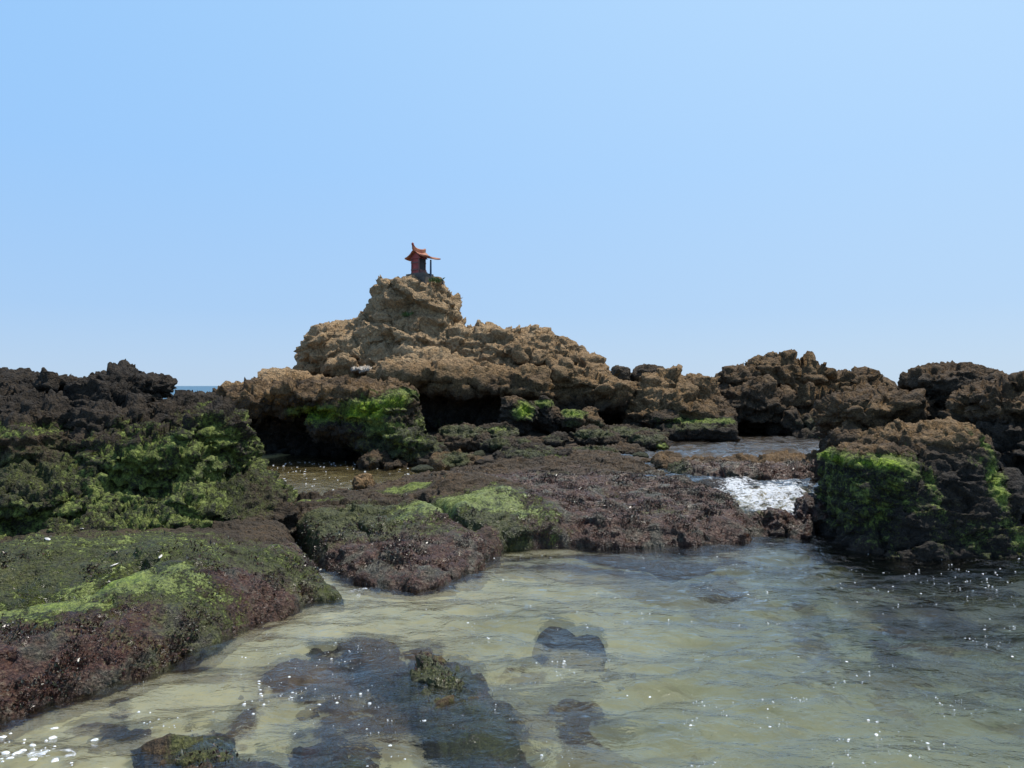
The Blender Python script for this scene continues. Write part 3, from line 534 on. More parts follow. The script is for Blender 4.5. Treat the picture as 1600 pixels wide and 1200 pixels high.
rock('rock_outcrop', 'low tan rock ridge sloping up to the big tan outcrop from the open sea', 'rock', [
    slab([(318, 640), (340, 626), (368, 612), (400, 597), (430, 586), (470, 583), (520, 600), (520, 660), (330, 660)], 17.5, 16.5, 1.2), lump(430, 597, 40, 12, 17, .6), lump(386, 614, 36, 10, 16.4, .6)],
    .06, dict(s1=.6, a1=.06, s2=.24, a2=.03, pit=.02), [], (.8, .4, 2.0, .85), ROCKF, seed=9)
rock('rock_outcrop', 'tall tan outcrop with a steep craggy summit that carries the little red shrine', 'rock', [
    slab([(478, 640), (480, 600), (478, 555), (486, 535), (494, 516), (522, 508), (545, 513), (574, 500), (640, 470), (712, 500), (725, 514), (765, 509), (800, 516), (850, 516), (878, 536), (903, 553), (932, 578), (952, 600), (985, 618), (1000, 660), (900, 690), (600, 690)], 20.0, 19.4, 1.4),
    slab([(573, 520), (577, 488), (585, 476), (594, 460), (606, 448), (618, 444), (640, 441), (672, 440), (687, 443), (699, 454), (709, 464), (713, 482), (713, 497), (716, 525), (650, 550), (590, 540)], 19.8, 19.3, .95, step=2.5),
    lump(605, 462, 16, 20, 19.3, .4), lump(640, 462, 22, 30, 19.1, .4, rot=15), lump(670, 475, 30, 20, 19.0, .4, rot=-35), lump(696, 480, 18, 24, 19.3, .4), lump(625, 500, 36, 22, 19.0, .45), lump(690, 505, 24, 20, 19.1, .4), lump(596, 492, 18, 26, 19.4, .4), lump(662, 458, 24, 13, 19.2, .4),
    lump(505, 548, 29, 38, 19.0, .8), lump(508, 525, 20, 18, 19.2, .6), lump(540, 545, 30, 34, 19.2, .7), lump(575, 525, 28, 24, 19.2, .6), lump(496, 582, 24, 24, 18.8, .6),
    lump(650, 530, 62, 34, 18.8, .7), lump(610, 560, 55, 20, 18.5, .7), lump(545, 580, 45, 16, 18.3, .6), lump(700, 545, 34, 34, 18.9, .6),
    slab([(560, 600), (575, 580), (620, 562), (680, 556), (735, 572), (745, 600), (745, 622), (700, 615), (640, 612), (600, 606)], 18.4, 17.6, .9),
    slab([(725, 590), (740, 576), (790, 578), (850, 588), (868, 600), (870, 622), (860, 634), (800, 628), (735, 618)], 18.3, 17.6, .9),
    lump(750, 535, 26, 28, 19.2, .6, rot=20), lump(790, 540, 32, 26, 19.1, .6, rot=-25), lump(765, 565, 36, 22, 18.8, .6), lump(815, 565, 44, 26, 18.8, .6, rot=-20), lump(792, 524, 26, 15, 19.3, .4), lump(836, 535, 20, 24, 19.2, .5, box=.5), lump(858, 535, 9, 14, 19.3, .3), lump(880, 548, 18, 20, 19.2, .4), lump(868, 556, 14, 22, 19.0, .4), lump(903, 566, 24, 18, 19.0, .5, rot=-30),
    lump(925, 588, 34, 22, 18.6, .6, rot=-35), lump(885, 595, 40, 30, 18.3, .7, rot=-15), lump(940, 612, 48, 26, 18.0, .7, rot=-15), lump(975, 625, 34, 26, 18.3, .6, rot=-20), lump(870, 625, 30, 22, 18.0, .5), lump(900, 640, 60, 22, 18.2, .6),
    slab([(640, 610), (1005, 610), (1010, 700), (640, 700)], 19.2, 19.2, .6), lump(740, 655, 20, 36, 18.4, .4), lump(690, 665, 60, 14, 18.6, .4)],
    .045, dict(s1=1.3, a1=.085, s2=.42, a2=.040, strata=.06, pit=.035, fine=.05, lay=.075, lh=.45, dip=.15, vc=.10),
    [('T', 640, 520, 19, 200, 70, .92), ('T', 650, 470, 19, 80, 40, .84), ('T', 820, 545, 19, 110, 36, .78), ('T', 660, 590, 18, 110, 20, .62), ('T', 800, 600, 18, 90, 20, .50), ('T', 910, 600, 18, 80, 40, .66), ('T', 760, 660, 18.5, 300, 36, .04), ('T', 500, 590, 18.6, 60, 16, .62), ('G', 640, 495, 19, 7, 7, .6), ('G', 683, 438, 19.3, 7, 8, .6), ('M', 700, 665, 18.5, 60, 14, .5), ('M', 655, 520, 19, 60, 34, .25)],  # wide near-black T zone paints shade into the recess under the overhang
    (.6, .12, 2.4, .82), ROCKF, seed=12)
E2 = dict(s1=.8, a1=.09, s2=.3, a2=.04, strata=.07, pit=.025, fine=.06, lay=.06, lh=.35)
rock('rock_outcrop', 'rugged orange brown rock sloping down to the flat dark slab by the upper pool', 'rock', [
    slab([(975, 620), (985, 606), (1000, 596), (1030, 588), (1060, 592), (1100, 588), (1120, 620), (1145, 665), (1100, 690), (990, 690)], 18.6, 17.6, .9),
    lump(1014, 606, 20, 20, 18.0, .5), lump(1040, 598, 26, 16, 18.2, .5), lump(1085, 600, 24, 16, 18.4, .5), lump(1075, 640, 42, 28, 17.4, .7, rot=-30), lump(1020, 640, 36, 30, 17.8, .6), lump(1000, 660, 20, 22, 17.4, .4)],
    .048, E2, [('T', 1020, 610, 18, 60, 40, .68), ('T', 1080, 640, 17.5, 50, 30, .55), ('M', 1045, 655, 17, 34, 14, .8)], (.5, .25, 1.8, .6), ROCKF, seed=14)
rock('rock_outcrop', 'long brown crag with a jagged twin peaked crest across the upper pool', 'rock', [
    slab([(1095, 640), (1100, 600), (1118, 590), (1150, 589), (1168, 586), (1180, 577), (1200, 569), (1235, 567), (1272, 573), (1290, 588), (1345, 588), (1360, 600), (1372, 612), (1396, 608), (1400, 618), (1460, 620), (1460, 700), (1240, 690), (1120, 680)], 20.5, 19.5, 1.2),
    lump(1203, 577, 20, 14, 19.8, .5, cuts=16), lump(1230, 571, 11, 14, 19.6, .4, rot=35, cuts=16), lump(1215, 585, 40, 22, 19.4, .6), lump(1260, 580, 15, 11, 19.8, .4), lump(1262, 590, 34, 20, 19.4, .6), lump(1320, 600, 40, 16, 19.6, .6), lump(1386, 607, 12, 7, 19.6, .3), lump(1150, 598, 36, 18, 19.4, .6), lump(1342, 594, 15, 9, 19.7, .3),
    lump(1175, 640, 52, 38, 18.6, .7), lump(1225, 640, 30, 26, 18.6, .6), lump(1270, 635, 50, 24, 18.4, .7), lump(1330, 640, 50, 30, 18.0, .6), lump(1270, 665, 44, 20, 17.8, .6), lump(1130, 625, 26, 22, 19, .5), lump(1300, 685, 60, 12, 17.4, .5)],
    .052, dict(s1=.9, a1=.11, s2=.34, a2=.05, strata=.07, pit=.03, fine=.07, lay=.06, lh=.4, dip=-.15, vc=.08), [('T', 1240, 590, 19.5, 130, 26, .50), ('T', 1180, 645, 18.6, 60, 34, .22), ('G', 1290, 680, 17.6, 60, 10, .6), ('M', 1260, 660, 18, 60, 20, .5), ('T', 1310, 625, 18, 70, 14, .55)], (.4, .15, 2.2, .48), ROCKF, seed=16)
rock('rock_slab', 'flat topped dark slab with a green rim at the back of the upper pool', 'rock', [
    slab([(1020, 664), (1040, 656), (1080, 652), (1130, 655), (1148, 666), (1150, 690), (1030, 690)], 17.0, 16.6, .55), lump(1040, 655, 26, 10, 16.8, .4), lump(1120, 662, 30, 8, 16.7, .4)], .04,
    dict(s1=.5, a1=.03, s2=.2, a2=.02, strata=.05, pit=.015, fine=.025), [('G', 1090, 656, 16.6, 70, 7, .75), ('M', 1080, 665, 16.6, 70, 8, .6)], (.4, .02, .9, .25), ROCKF, seed=17)
for i, (el, lb, sd_) in enumerate([([lump(969, 581, 15, 8, 25, .5), lump(972, 588, 16, 9, 25, .5)], 'smaller of the two dark grey boulders on the skyline past the tan outcrop', 1),
        ([lump(1014, 580, 25, 9, 25, .6), lump(1008, 588, 24, 10, 25, .6)], 'wider of the two dark grey boulders on the skyline past the tan outcrop', 2)]):
    rock('boulder', lb, 'rock', el + [lump(el and (972 if i == 0 else 1010), 606, 20, 18, 25, .7)], .06, dict(s1=.5, a1=.03, s2=.25, a2=.02, strata=.02, pit=.01, fine=.02), [], (0, .22, 3, .24), ROCKF, seed=70 + i)
rock('rock_outcrop', 'brown crumbly rock mass between the beak shaped boulder and the green sided block', 'rock', [
    slab([(1292, 690), (1295, 650), (1305, 628), (1340, 620), (1400, 618), (1440, 626), (1520, 622), (1560, 640), (1560, 760), (1310, 740)], 11.6, 10.4, .8),
    lump(1335, 650, 44, 34, 10.6, .5), lump(1390, 640, 50, 26, 10.6, .5), lump(1330, 690, 38, 26, 10.2, .4), lump(1450, 650, 50, 26, 10.8, .5), lump(1500, 625, 50, 22, 11, .5)],
    .032, dict(s1=.45, a1=.05, s2=.18, a2=.025, strata=.06, pit=.022, fine=.045), [('T', 1340, 650, 10.5, 60, 30, .5), ('T', 1370, 632, 10.5, 60, 12, .58)], (.3, .15, 1.5, .40), ROCK, seed=18)
rock('boulder', 'heavy brown boulder jutting out against the sky like a beak', 'rock', [
    slab([(1419, 602), (1422, 588), (1432, 580), (1446, 573), (1468, 571), (1492, 574), (1510, 578), (1540, 583), (1562, 594), (1570, 605), (1540, 640), (1490, 640), (1452, 622), (1436, 608)], 10.9, 10.5, .55, step=2.5, rnd=.8), lump(1490, 596, 48, 19, 10.7, .55), lump(1530, 598, 36, 22, 10.6, .5)],
    .026, dict(s1=.5, a1=.035, s2=.18, a2=.02, strata=.03, pit=.02, fine=.022), [('T', 1480, 575, 10.6, 60, 12, .42)], (1.2, .16, 2.0, .36), ROCK, seed=19)
rock('rock_outcrop', 'dark brown wall of rock running out of the frame behind the green sided block', 'rock', [
    slab([(1500, 660), (1515, 625), (1545, 605), (1570, 596), (1620, 592), (1800, 580), (2000, 640), (2000, 960), (1560, 940), (1520, 780)], 9.6, 8.2, .9),
    lump(1560, 640, 50, 34, 9.1, .6), lump(1610, 630, 60, 34, 9.0, .6), lump(1590, 700, 60, 60, 8.7, .6), lump(1590, 790, 60, 60, 8.3, .6), lump(1640, 860, 90, 50, 7.8, .7), lump(1530, 655, 34, 20, 9.3, .4), lump(1720, 700, 120, 120, 8.4, .8)],
    .026, NEARE, [('G', 1595, 690, 8.6, 20, 20, .5), ('T', 1580, 620, 9, 60, 18, .48), ('T', 1540, 640, 9, 30, 16, .5), ('M', 1600, 740, 8.4, 60, 90, .3)], (.7, .03, 1.6, .40), ROCK, seed=20)  # low tone darkened to paint shade onto the lower wall
rock('rock_block', 'massive square block with orange brown top and green algae sides, rising from the pool', 'rock', [
    slab([(1304, 716), (1312, 704), (1350, 695), (1374, 678), (1400, 664), (1440, 658), (1485, 660), (1506, 672), (1516, 700), (1524, 735), (1545, 780), (1572, 830), (1592, 872), (1610, 925), (1262, 925), (1266, 872), (1296, 850), (1302, 800), (1302, 760)], 8.0, 7.35, .75, Tb=.95),
    lump(1364, 722, 58, 26, 7.7, .6, box=.5), lump(1364, 775, 60, 72, 7.5, .6, box=.5), lump(1450, 690, 66, 30, 7.9, .7), lump(1460, 760, 70, 80, 7.5, .6), lump(1520, 850, 66, 60, 7.2, .5, rot=-20), lump(1365, 868, 72, 50, 7.4, .6, box=.5), lump(1450, 868, 80, 50, 7.35, .6, box=.5), lump(1500, 720, 34, 50, 7.7, .5, rot=-12), lump(1540, 800, 36, 60, 7.4, .5, rot=-25)],
    .0195, dict(s1=.5, a1=.028, s2=.16, a2=.014, strata=.03, pit=.012, fine=.022, lay=.014, lh=.12),
    [('T', 1440, 672, 7.8, 90, 18, .58), ('T', 1330, 700, 7.6, 60, 10, .52), ('G', 1350, 722, 7.3, 64, 15, .88), ('G', 1395, 730, 7.3, 26, 24, .75), ('G', 1350, 765, 7.3, 74, 60, .50), ('G', 1510, 690, 7.5, 14, 22, .75), ('G', 1520, 745, 7.4, 24, 50, .8), ('G', 1550, 820, 7.1, 34, 46, .58), ('G', 1480, 830, 7.1, 90, 40, .40), ('G', 1425, 760, 7.3, 16, 70, .55), ('G', 1340, 800, 7.3, 50, 50, .5), ('G', 1470, 710, 7.6, 30, 10, .45), ('M', 1400, 790, 7.2, 150, 40, .4), ('M', 1530, 860, 7, 60, 40, .5), ('R', 1280, 850, 7, 20, 40, .6)],
    (.72, .02, 1.15, .52), ROCK, seed=21)  # low tone near black: shade of the front face put into its colour
RE = dict(s1=.3, a1=.02, s2=.11, a2=.015, strata=.015, pit=.01, fine=.018)
rock('boulder', 'rounded red weed covered boulder in the gap below the white water', 'rock', [lump(1205, 826, 38, 26, 7.9, .35), lump(1245, 834, 26, 16, 7.8, .3), lump(1180, 838, 20, 18, 7.8, .25)], .02, RE, [('R', 1210, 825, 7.8, 80, 50, .95), ('M', 1195, 805, 7.8, 16, 8, .5)], (0, .1, 1, .2), ROCK, seed=22)
rock('boulder', 'dark red weedy boulder wedged against the foot of the square green block', 'rock', [lump(1272, 805, 22, 32, 8.1, .3), lump(1258, 812, 14, 14, 8.0, .2)], .02, RE, [('R', 1270, 805, 7.8, 60, 60, .95)], (0, .08, 1, .15), ROCK, seed=24)
# boulders on the rocky floor
BE = dict(s1=.35, a1=.03, s2=.14, a2=.018, strata=.02, pit=.012, fine=.02)
GRP = None
for i, (nm, lb, el, zn, tn) in enumerate([
    ('boulder', 'tall dark block with a bright green and brown cap under the outcrop overhang', [lump(811, 650, 27, 33, 15.6, .5, box=.4), lump(800, 668, 22, 16, 15.5, .4)], [('G', 818, 640, 15.5, 22, 18, .9), ('T', 805, 623, 15.5, 20, 6, .5)], (.4, .02, 1.5, .3)),
    ('boulder', 'dark block with thin green rim, wedged just right of the tall green capped block', [lump(851, 650, 22, 26, 16, .5, box=.4), lump(866, 660, 14, 22, 16, .4)], [('G', 850, 630, 16, 24, 8, .75), ('T', 870, 640, 16, 10, 16, .4)], (.4, .02, 1.5, .28)),
    ('boulder', 'low pointed boulder half vivid green and half rusty brown below the outcrop', [lump(893, 656, 24, 17, 15.8, .5), lump(920, 658, 22, 18, 15.8, .45)], [('G', 893, 645, 15.8, 26, 9, .8), ('M', 890, 660, 15.8, 22, 10, .7), ('T', 922, 655, 15.8, 22, 16, .6), ('M', 935, 665, 15.8, 14, 12, .6)], (.4, .1, 1.3, .5)),
    ('boulder', 'wide dome shaped boulder with olive moss over its crest', [lump(718, 690, 48, 23, 13.8, .6), lump(690, 695, 22, 14, 13.6, .4)], [('M', 718, 672, 13.8, 60, 9, .85), ('M', 718, 695, 13.8, 40, 10, .3)], (.3, .3, 1.2, .34)),
    ('boulder', 'mossy boulder leaning behind the wide dome shaped one', [lump(772, 682, 34, 17, 14.6, .5), lump(790, 692, 18, 12, 14.3, .35)], [('M', 770, 676, 14.5, 50, 12, .85), ('G', 780, 670, 14.5, 26, 6, .5)], (.3, .15, 1.2, .3)),
    ('boulder', 'small olive boulder tucked in front of the leaning mossy one', [lump(776, 698, 22, 11, 13, .35)], [('M', 776, 692, 13, 30, 10, .8)], (.3, .15, 1, .3)),
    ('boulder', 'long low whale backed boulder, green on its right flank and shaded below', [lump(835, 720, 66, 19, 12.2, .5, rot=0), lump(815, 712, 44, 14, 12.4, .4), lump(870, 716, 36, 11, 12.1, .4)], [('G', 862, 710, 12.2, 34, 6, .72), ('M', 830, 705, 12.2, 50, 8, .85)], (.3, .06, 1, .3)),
    ('boulder', 'pale olive boulder at the corner of the muddy tide pool by the green mound', [lump(712, 720, 34, 16, 11.6, .4), lump(690, 728, 20, 12, 11.3, .3)], [('M', 715, 715, 11.6, 40, 14, .7)], (.2, .3, .8, .62)),
    ('boulder', 'olive boulder with a peaked crest near the red weed flats', [lump(933, 711, 40, 14, 13.2, .45), lump(930, 703, 22, 8, 13.3, .3)], [('M', 932, 703, 13.2, 50, 8, .8)], (.3, .3, 1, .36)),
    ('boulder', 'dark wedge shaped rock behind the whale backed boulder', [lump(862, 692, 26, 12, 14.2, .4, rot=8)], [('M', 860, 684, 14.2, 30, 7, .6)], (.3, .1, 1, .25)),
    ('boulder', 'rounded brown boulder between the leaning and the whale backed ones', [lump(822, 695, 28, 11, 13.8, .4)], [('M', 822, 690, 13.8, 26, 8, .7)], (.3, .2, 1, .4)),
    ('boulder', 'mossy blunt boulder below the rusty and green pointed one', [lump(925, 684, 28, 15, 14.6, .45), lump(955, 690, 24, 11, 14.5, .4)], [('M', 925, 678, 14.5, 34, 9, .8)], (.3, .15, 1, .4)),
    ('boulder', 'weedy boulder with a grassy green foot at the edge of the upper pool', [lump(1012, 689, 30, 13, 14.6, .5), lump(1030, 696, 15, 8, 14.4, .3)], [('M', 1012, 684, 14.5, 40, 10, .7), ('G', 1030, 696, 14.4, 15, 7, .7)], (.3, .2, 1, .36)),
    ('boulder', 'dark craggy stone standing in the muddy tide pool', [lump(585, 719, 24, 13, 12.0, .35, rot=10), lump(612, 726, 18, 9, 11.9, .3)], [('M', 590, 715, 12, 34, 8, .4)], (.2, .2, .7, .5)),
    ('boulder', 'small pale brown stone at the near shore of the muddy tide pool', [lump(566, 759, 13, 11, 9.6, .18), lump(585, 764, 12, 7, 9.5, .15)], [], (.2, .4, .5, .85)),
    ('boulder', 'flat brown stone lying beside the grassy footed boulder', [lump(970, 707, 32, 10, 13.4, .4)], [('M', 965, 703, 13.4, 22, 6, .5)], (.3, .3, .9, .45)),
    ('boulder', 'low dark ridge of weedy rock in front of the outcrop overhang', [lump(980, 676, 56, 9, 15.8, .6), lump(1000, 681, 44, 6, 15.2, .5)], [('M', 980, 672, 15.6, 70, 8, .7)], (.3, .15, .9, .3)),
    ('boulder', 'squat brown stone at the left end of the dividing rock bar', [lump(1035, 725, 24, 8, 11.8, .3)], [('M', 1035, 720, 11.8, 20, 5, .6), ('R', 1040, 728, 11.8, 30, 8, .6)], (.3, .2, .7, .35)),
    ]):
    rock(nm, lb, 'rock', el, .026 if i != 14 else .018, BE, zn, tn, ROCKF if i not in (7, 14) else ROCK, seed=80 + i)
# loose cobbles between the boulders
protos = []
for k in range(4):
    V, F = lump(800, 603, 60, 42, 1.0, .045, seed=200 + k); V = V - at(800, 603, 1.0)
    V = V / np.abs(V).max() * np.array([1, 1, .8]); N = vnormals(V, F); V = V + N * (fbm(V * 2 + k, 4, k) * .12)[:, None]
    A = np.tile(np.array([[0, .0, .25 + .1 * k, .35 * (k % 3)]]), (len(V), 1))
    protos.append((V, F, A))
COBL = ['dark mossy cobble', 'brown rough cobble', 'olive cobble']
r = np.random.default_rng(33); cob_me = {}
spots = [(655, 715), (662, 723), (750, 712), (744, 720), (905, 690), (950, 715), (1000, 714), (1010, 722), (882, 700), (890, 688), (800, 704), (846, 702), (680, 708), (1000, 704), (988, 697), (1055, 715), (965, 698), (900, 676), (940, 672), (985, 690), (758, 725), (770, 708), (660, 735), (1045, 712)]
for i, (px, py) in enumerate(spots):
    k = i % 4; V, F, A = protos[k]
    if k not in cob_me:
        o = mk('cobble', V, F, ROCKF, attrs={'zone': A}); cob_me[k] = o.data
    else: o = bpy.data.objects.new('cobble', cob_me[k]); col.objects.link(o)
    p = onz(px, py, .36); sc_ = r.uniform(.09, .17); o.location = (p[0], p[1], .38); o.scale = (sc_ * r.uniform(1, 1.6), sc_, sc_ * .9); o.rotation_euler = (0, 0, r.uniform(0, 6))
    tag(o, 'fist sized dark cobble lying loose among the mossy boulders below the outcrop', 'rock', 'cobbles between the boulders')
# pale slab with bird lime, dark drift stick
ws = rock('rock_slab', 'whitish crusted flat stone lodged on the left shoulder of the tan outcrop', 'rock', [lump(567, 579, 21, 3.5, 17.7, .25)], .025, dict(s1=.3, a1=.02, s2=.1, a2=.015, strata=.02, pit=.02, fine=.03), [], (0, 1.3, 3, 1.3), None, seed=99)
s = NT('bird_lime_crust'); s.bsdf(s.ramp(s.noise(30, 5, .7), [(.45, (.15, .12, .09)), (.6, (.50, .46, .40))]), .9, s.bump(s.noise(50, 4), .6, .03)); ws.data.materials.append(s.m)

# ------------------------------------------------------------------ shrine
def simple(name, stops, scale=20, rough=.7, bumpd=.01):
    s = NT(name); n = s.noise(scale, 5, .65); s.bsdf(s.ramp(n, stops), rough, s.bump(s.noise(scale * 3, 4), .5, bumpd)); return s.m
RED = simple('faded_red_paint', [(.3, (.18, .032, .028)), (.6, (.33, .060, .050)), (.8, (.38, .12, .09))], 9)
REDW = simple('weathered_red_frame', [(.3, (.11, .05, .045)), (.7, (.22, .10, .08))], 12)
ORG = simple('orange_red_roof_paint', [(.32, (.16, .045, .03)), (.5, (.34, .10, .045)), (.68, (.44, .22, .11))], 7)
STN = simple('grey_cut_stone', [(.3, (.055, .045, .037)), (.7, (.15, .12, .09))], 8)
DRK = simple('dark_door_recess', [(.3, (.012, .012, .016)), (.7, (.03, .03, .035))], 8)
BLU = simple('blue_grey_post_paint', [(.3, (.03, .05, .09)), (.7, (.06, .09, .14))], 12)
def boxes(lst, bev=.006):
    import bmesh
    bm = bmesh.new()
    for (x0, x1, y0, y1, z0, z1) in lst:
        g = bmesh.ops.create_cube(bm, size=1)
        for v in g['verts']: v.co = ((x0 + x1) / 2 + v.co.x * (x1 - x0), (y0 + y1) / 2 + v.co.y * (y1 - y0), (z0 + z1) / 2 + v.co.z * (z1 - z0))
    bmesh.ops.bevel(bm, geom=bm.edges[:], offset=bev, segments=2, affect='EDGES'); return bm
def part(name, bm, mat, parent, smooth=False):
    me = bpy.data.meshes.new(name); bm.to_mesh(me); bm.free(); me.materials.append(mat)
    for p in me.polygons: p.use_smooth = smooth
    o = bpy.data.objects.new(name, me); col.objects.link(o); o.parent = parent; return o
SY = 19.35
SP = at(655, 430.5, SY)
shr = bpy.data.objects.new('shrine', None); col.objects.link(shr); shr.location = SP; shr.rotation_euler = (0, 0, radians(-33)); shr.scale = (.97,) * 3
tag(shr, 'small red shrine with a curved orange gabled roof on the summit of the tan outcrop', 'shrine')
part('base', boxes([(-.30, .34, -.22, .22, -.03, .03), (-.35, .40, -.26, .26, -.09, -.032), (-.40, .46, -.30, .30, -.60, -.092)], .008), STN, shr)
bw = .16
part('wall', boxes([(-bw, .10, -.13, .13, .032, .49)], .004), RED, shr)
part('frame', boxes([(-bw - .012, -bw + .02, y - .015, y + .015, .032, .50) for y in (-.13, .13)] + [(.09, .122, y - .015, y + .015, .032, .50) for y in (-.13, .13)] +
     [(-bw - .02, .13, s_ * .13 - .02, s_ * .13 + .02, z, z + .03) for s_ in (-1, 1) for z in (.032, .135, .33, .47)], .003), REDW, shr)
part('door', boxes([(.098, .112, -.11, .11, .10, .47)], .003), DRK, shr)
part('step', boxes([(.122, .20, -.12, .12, .03, .09), (.122, .17, -.12, .12, .09, .14)], .004), REDW, shr)
# curved roof: profile across X swept along the ridge (Y), saddle curve along the ridge
prof = [(-.31, .455), (-.25, .468), (-.19, .50), (-.12, .55), (-.06, .602), (0, .64), (.06, .605), (.13, .555), (.20, .515), (.30, .485), (.42, .458), (.54, .425)]
nY = 13; V = []; ys = np.linspace(-.24, .24, nY)
for side in (0, 1):
    for y in ys:
        for (x, z) in prof: V.append((x * (1 + .05 * abs(y) / .24), y, z + .05 * (abs(y) / .24) ** 2.2 * (.6 + .4 * (abs(x) < .1)) - side * .032))
V = np.array(V); nP = len(prof); n = nY * nP; g = grid_faces(nY, nP); F = np.concatenate([g, g[:, ::-1] + n])
rg = ring(nY, nP); F = np.concatenate([F, np.stack([np.roll(rg, -1), rg, rg + n, np.roll(rg, -1) + n], 1)])
roof = mk('roof', V, F, ORG, shr, smooth=False)
import bmesh
def prism(pts, y0, y1, mat, name, parent):
    bm = bmesh.new(); a = [bm.verts.new((x, y0, z)) for x, z in pts]; b = [bm.verts.new((x, y1, z)) for x, z in pts]
    bm.faces.new(a); bm.faces.new(b[::-1])
    for i in range(len(a)): j = (i + 1) % len(a); bm.faces.new((a[j], a[i], b[i], b[j]))
    bmesh.ops.recalc_face_normals(bm, faces=bm.faces[:]); return part(name, bm, mat, parent)
prism([(-.21, .455), (-.12, .52), (-.05, .585), (0, .61), (.05, .585), (.12, .52), (.18, .455)], -.16, .16, RED, 'gable', shr)
V = []; ys = np.linspace(-.27, .25, 14)
for y in ys:
    u = abs(y) / .25; lift = .05 * u ** 2.2 + (.05 * max(0, (-y - .17) / .1) ** 1.3)
    for (x, z) in ((-.028, .62), (-.034, .715), (-.018, .738), (.018, .738), (.034, .715), (.028, .62)): V.append((x, y, z + lift * (1.0 if z > .7 else .7)))
V = np.array(V); nr = 6; F = []
for i in range(13):
    for j in range(6): F.append((i * 6 + j, i * 6 + (j + 1) % 6, (i + 1) * 6 + (j + 1) % 6, (i + 1) * 6 + j))
F += [(0, 5, 4, 1), (1, 4, 3, 2), (78, 79, 82, 83), (79, 80, 81, 82)]
ridge = mk('ridge_beam', V, np.array(F), ORG, roof, smooth=False)
bm = bmesh.new(); bmesh.ops.create_icosphere(bm, subdivisions=3, radius=1)
for v in bm.verts: v.co = (v.co.x * .035, -.275 + v.co.y * .035, .83 + v.co.z * .045 )
part('finial', bm, RED, roof, True)
# little dark stake and weeds by the shrine
def stake(px, py0, py1, Y, rad, label, mat):
    a, b = at(px, py0, Y), at(px + 1, py1, Y); bm = bmesh.new()
    bmesh.ops.create_cone(bm, cap_ends=True, segments=8, radius1=rad, radius2=rad * .8, depth=a[2] - b[2] + .1)
    for v in bm.verts: v.co.z += (a[2] + b[2]) / 2 - b[2] - .05
    me = bpy.data.meshes.new('post'); bm.to_mesh(me); bm.free(); me.materials.append(mat); o = bpy.data.objects.new('post', me); col.objects.link(o); o.location = (b[0], b[1], b[2]); tag(o, label, 'post')
stake(672, 406, 430, 19.2, .028, 'short dark upright post just in front of the red shrine', BLU)
stake(691, 437, 450, 19.4, .022, 'tiny dark stub of a post on the summit edge right of the shrine', BLU)
s = NT('weed_leaf'); s.bsdf(s.ramp(s.noise(30), [(.3, (.04, .08, .02)), (.7, (.12, .18, .05))]), .7); LEAF = s.m
def weeds(px, py, Y, n, size, label, seed):
    r = np.random.default_rng(seed); V = []; F = []
    for k in range(n):
        b = r.normal(0, size * .45, 3) * [1, .6, .3]; d = r.normal(0, 1, 3); d[2] = abs(d[2]) + .5; d /= np.linalg.norm(d); wv = np.cross(d, r.normal(0, 1, 3)); wv /= np.linalg.norm(wv)
        L = size * r.uniform(.4, 1); i = len(V); V += [b, b + d * L * .5 + wv * L * .14, b + d * L, b + d * L * .5 - wv * L * .14]; F.append((i, i + 1, i + 2, i + 3))
    o = mk('weed_clump', np.array(V), np.array(F), LEAF); o.location = at(px, py, Y); tag(o, label, 'plant')
weeds(681, 440, 18.85, 90, .16, 'green weed clump rooted in the rock just below the shrine step', 1)
weeds(637, 494, 18.5, 70, .16, 'green weed clump in a cleft low on the summit rock', 2)
weeds(604, 478, 18.8, 50, .13, 'small olive weed clump on the left flank of the summit rock', 3)

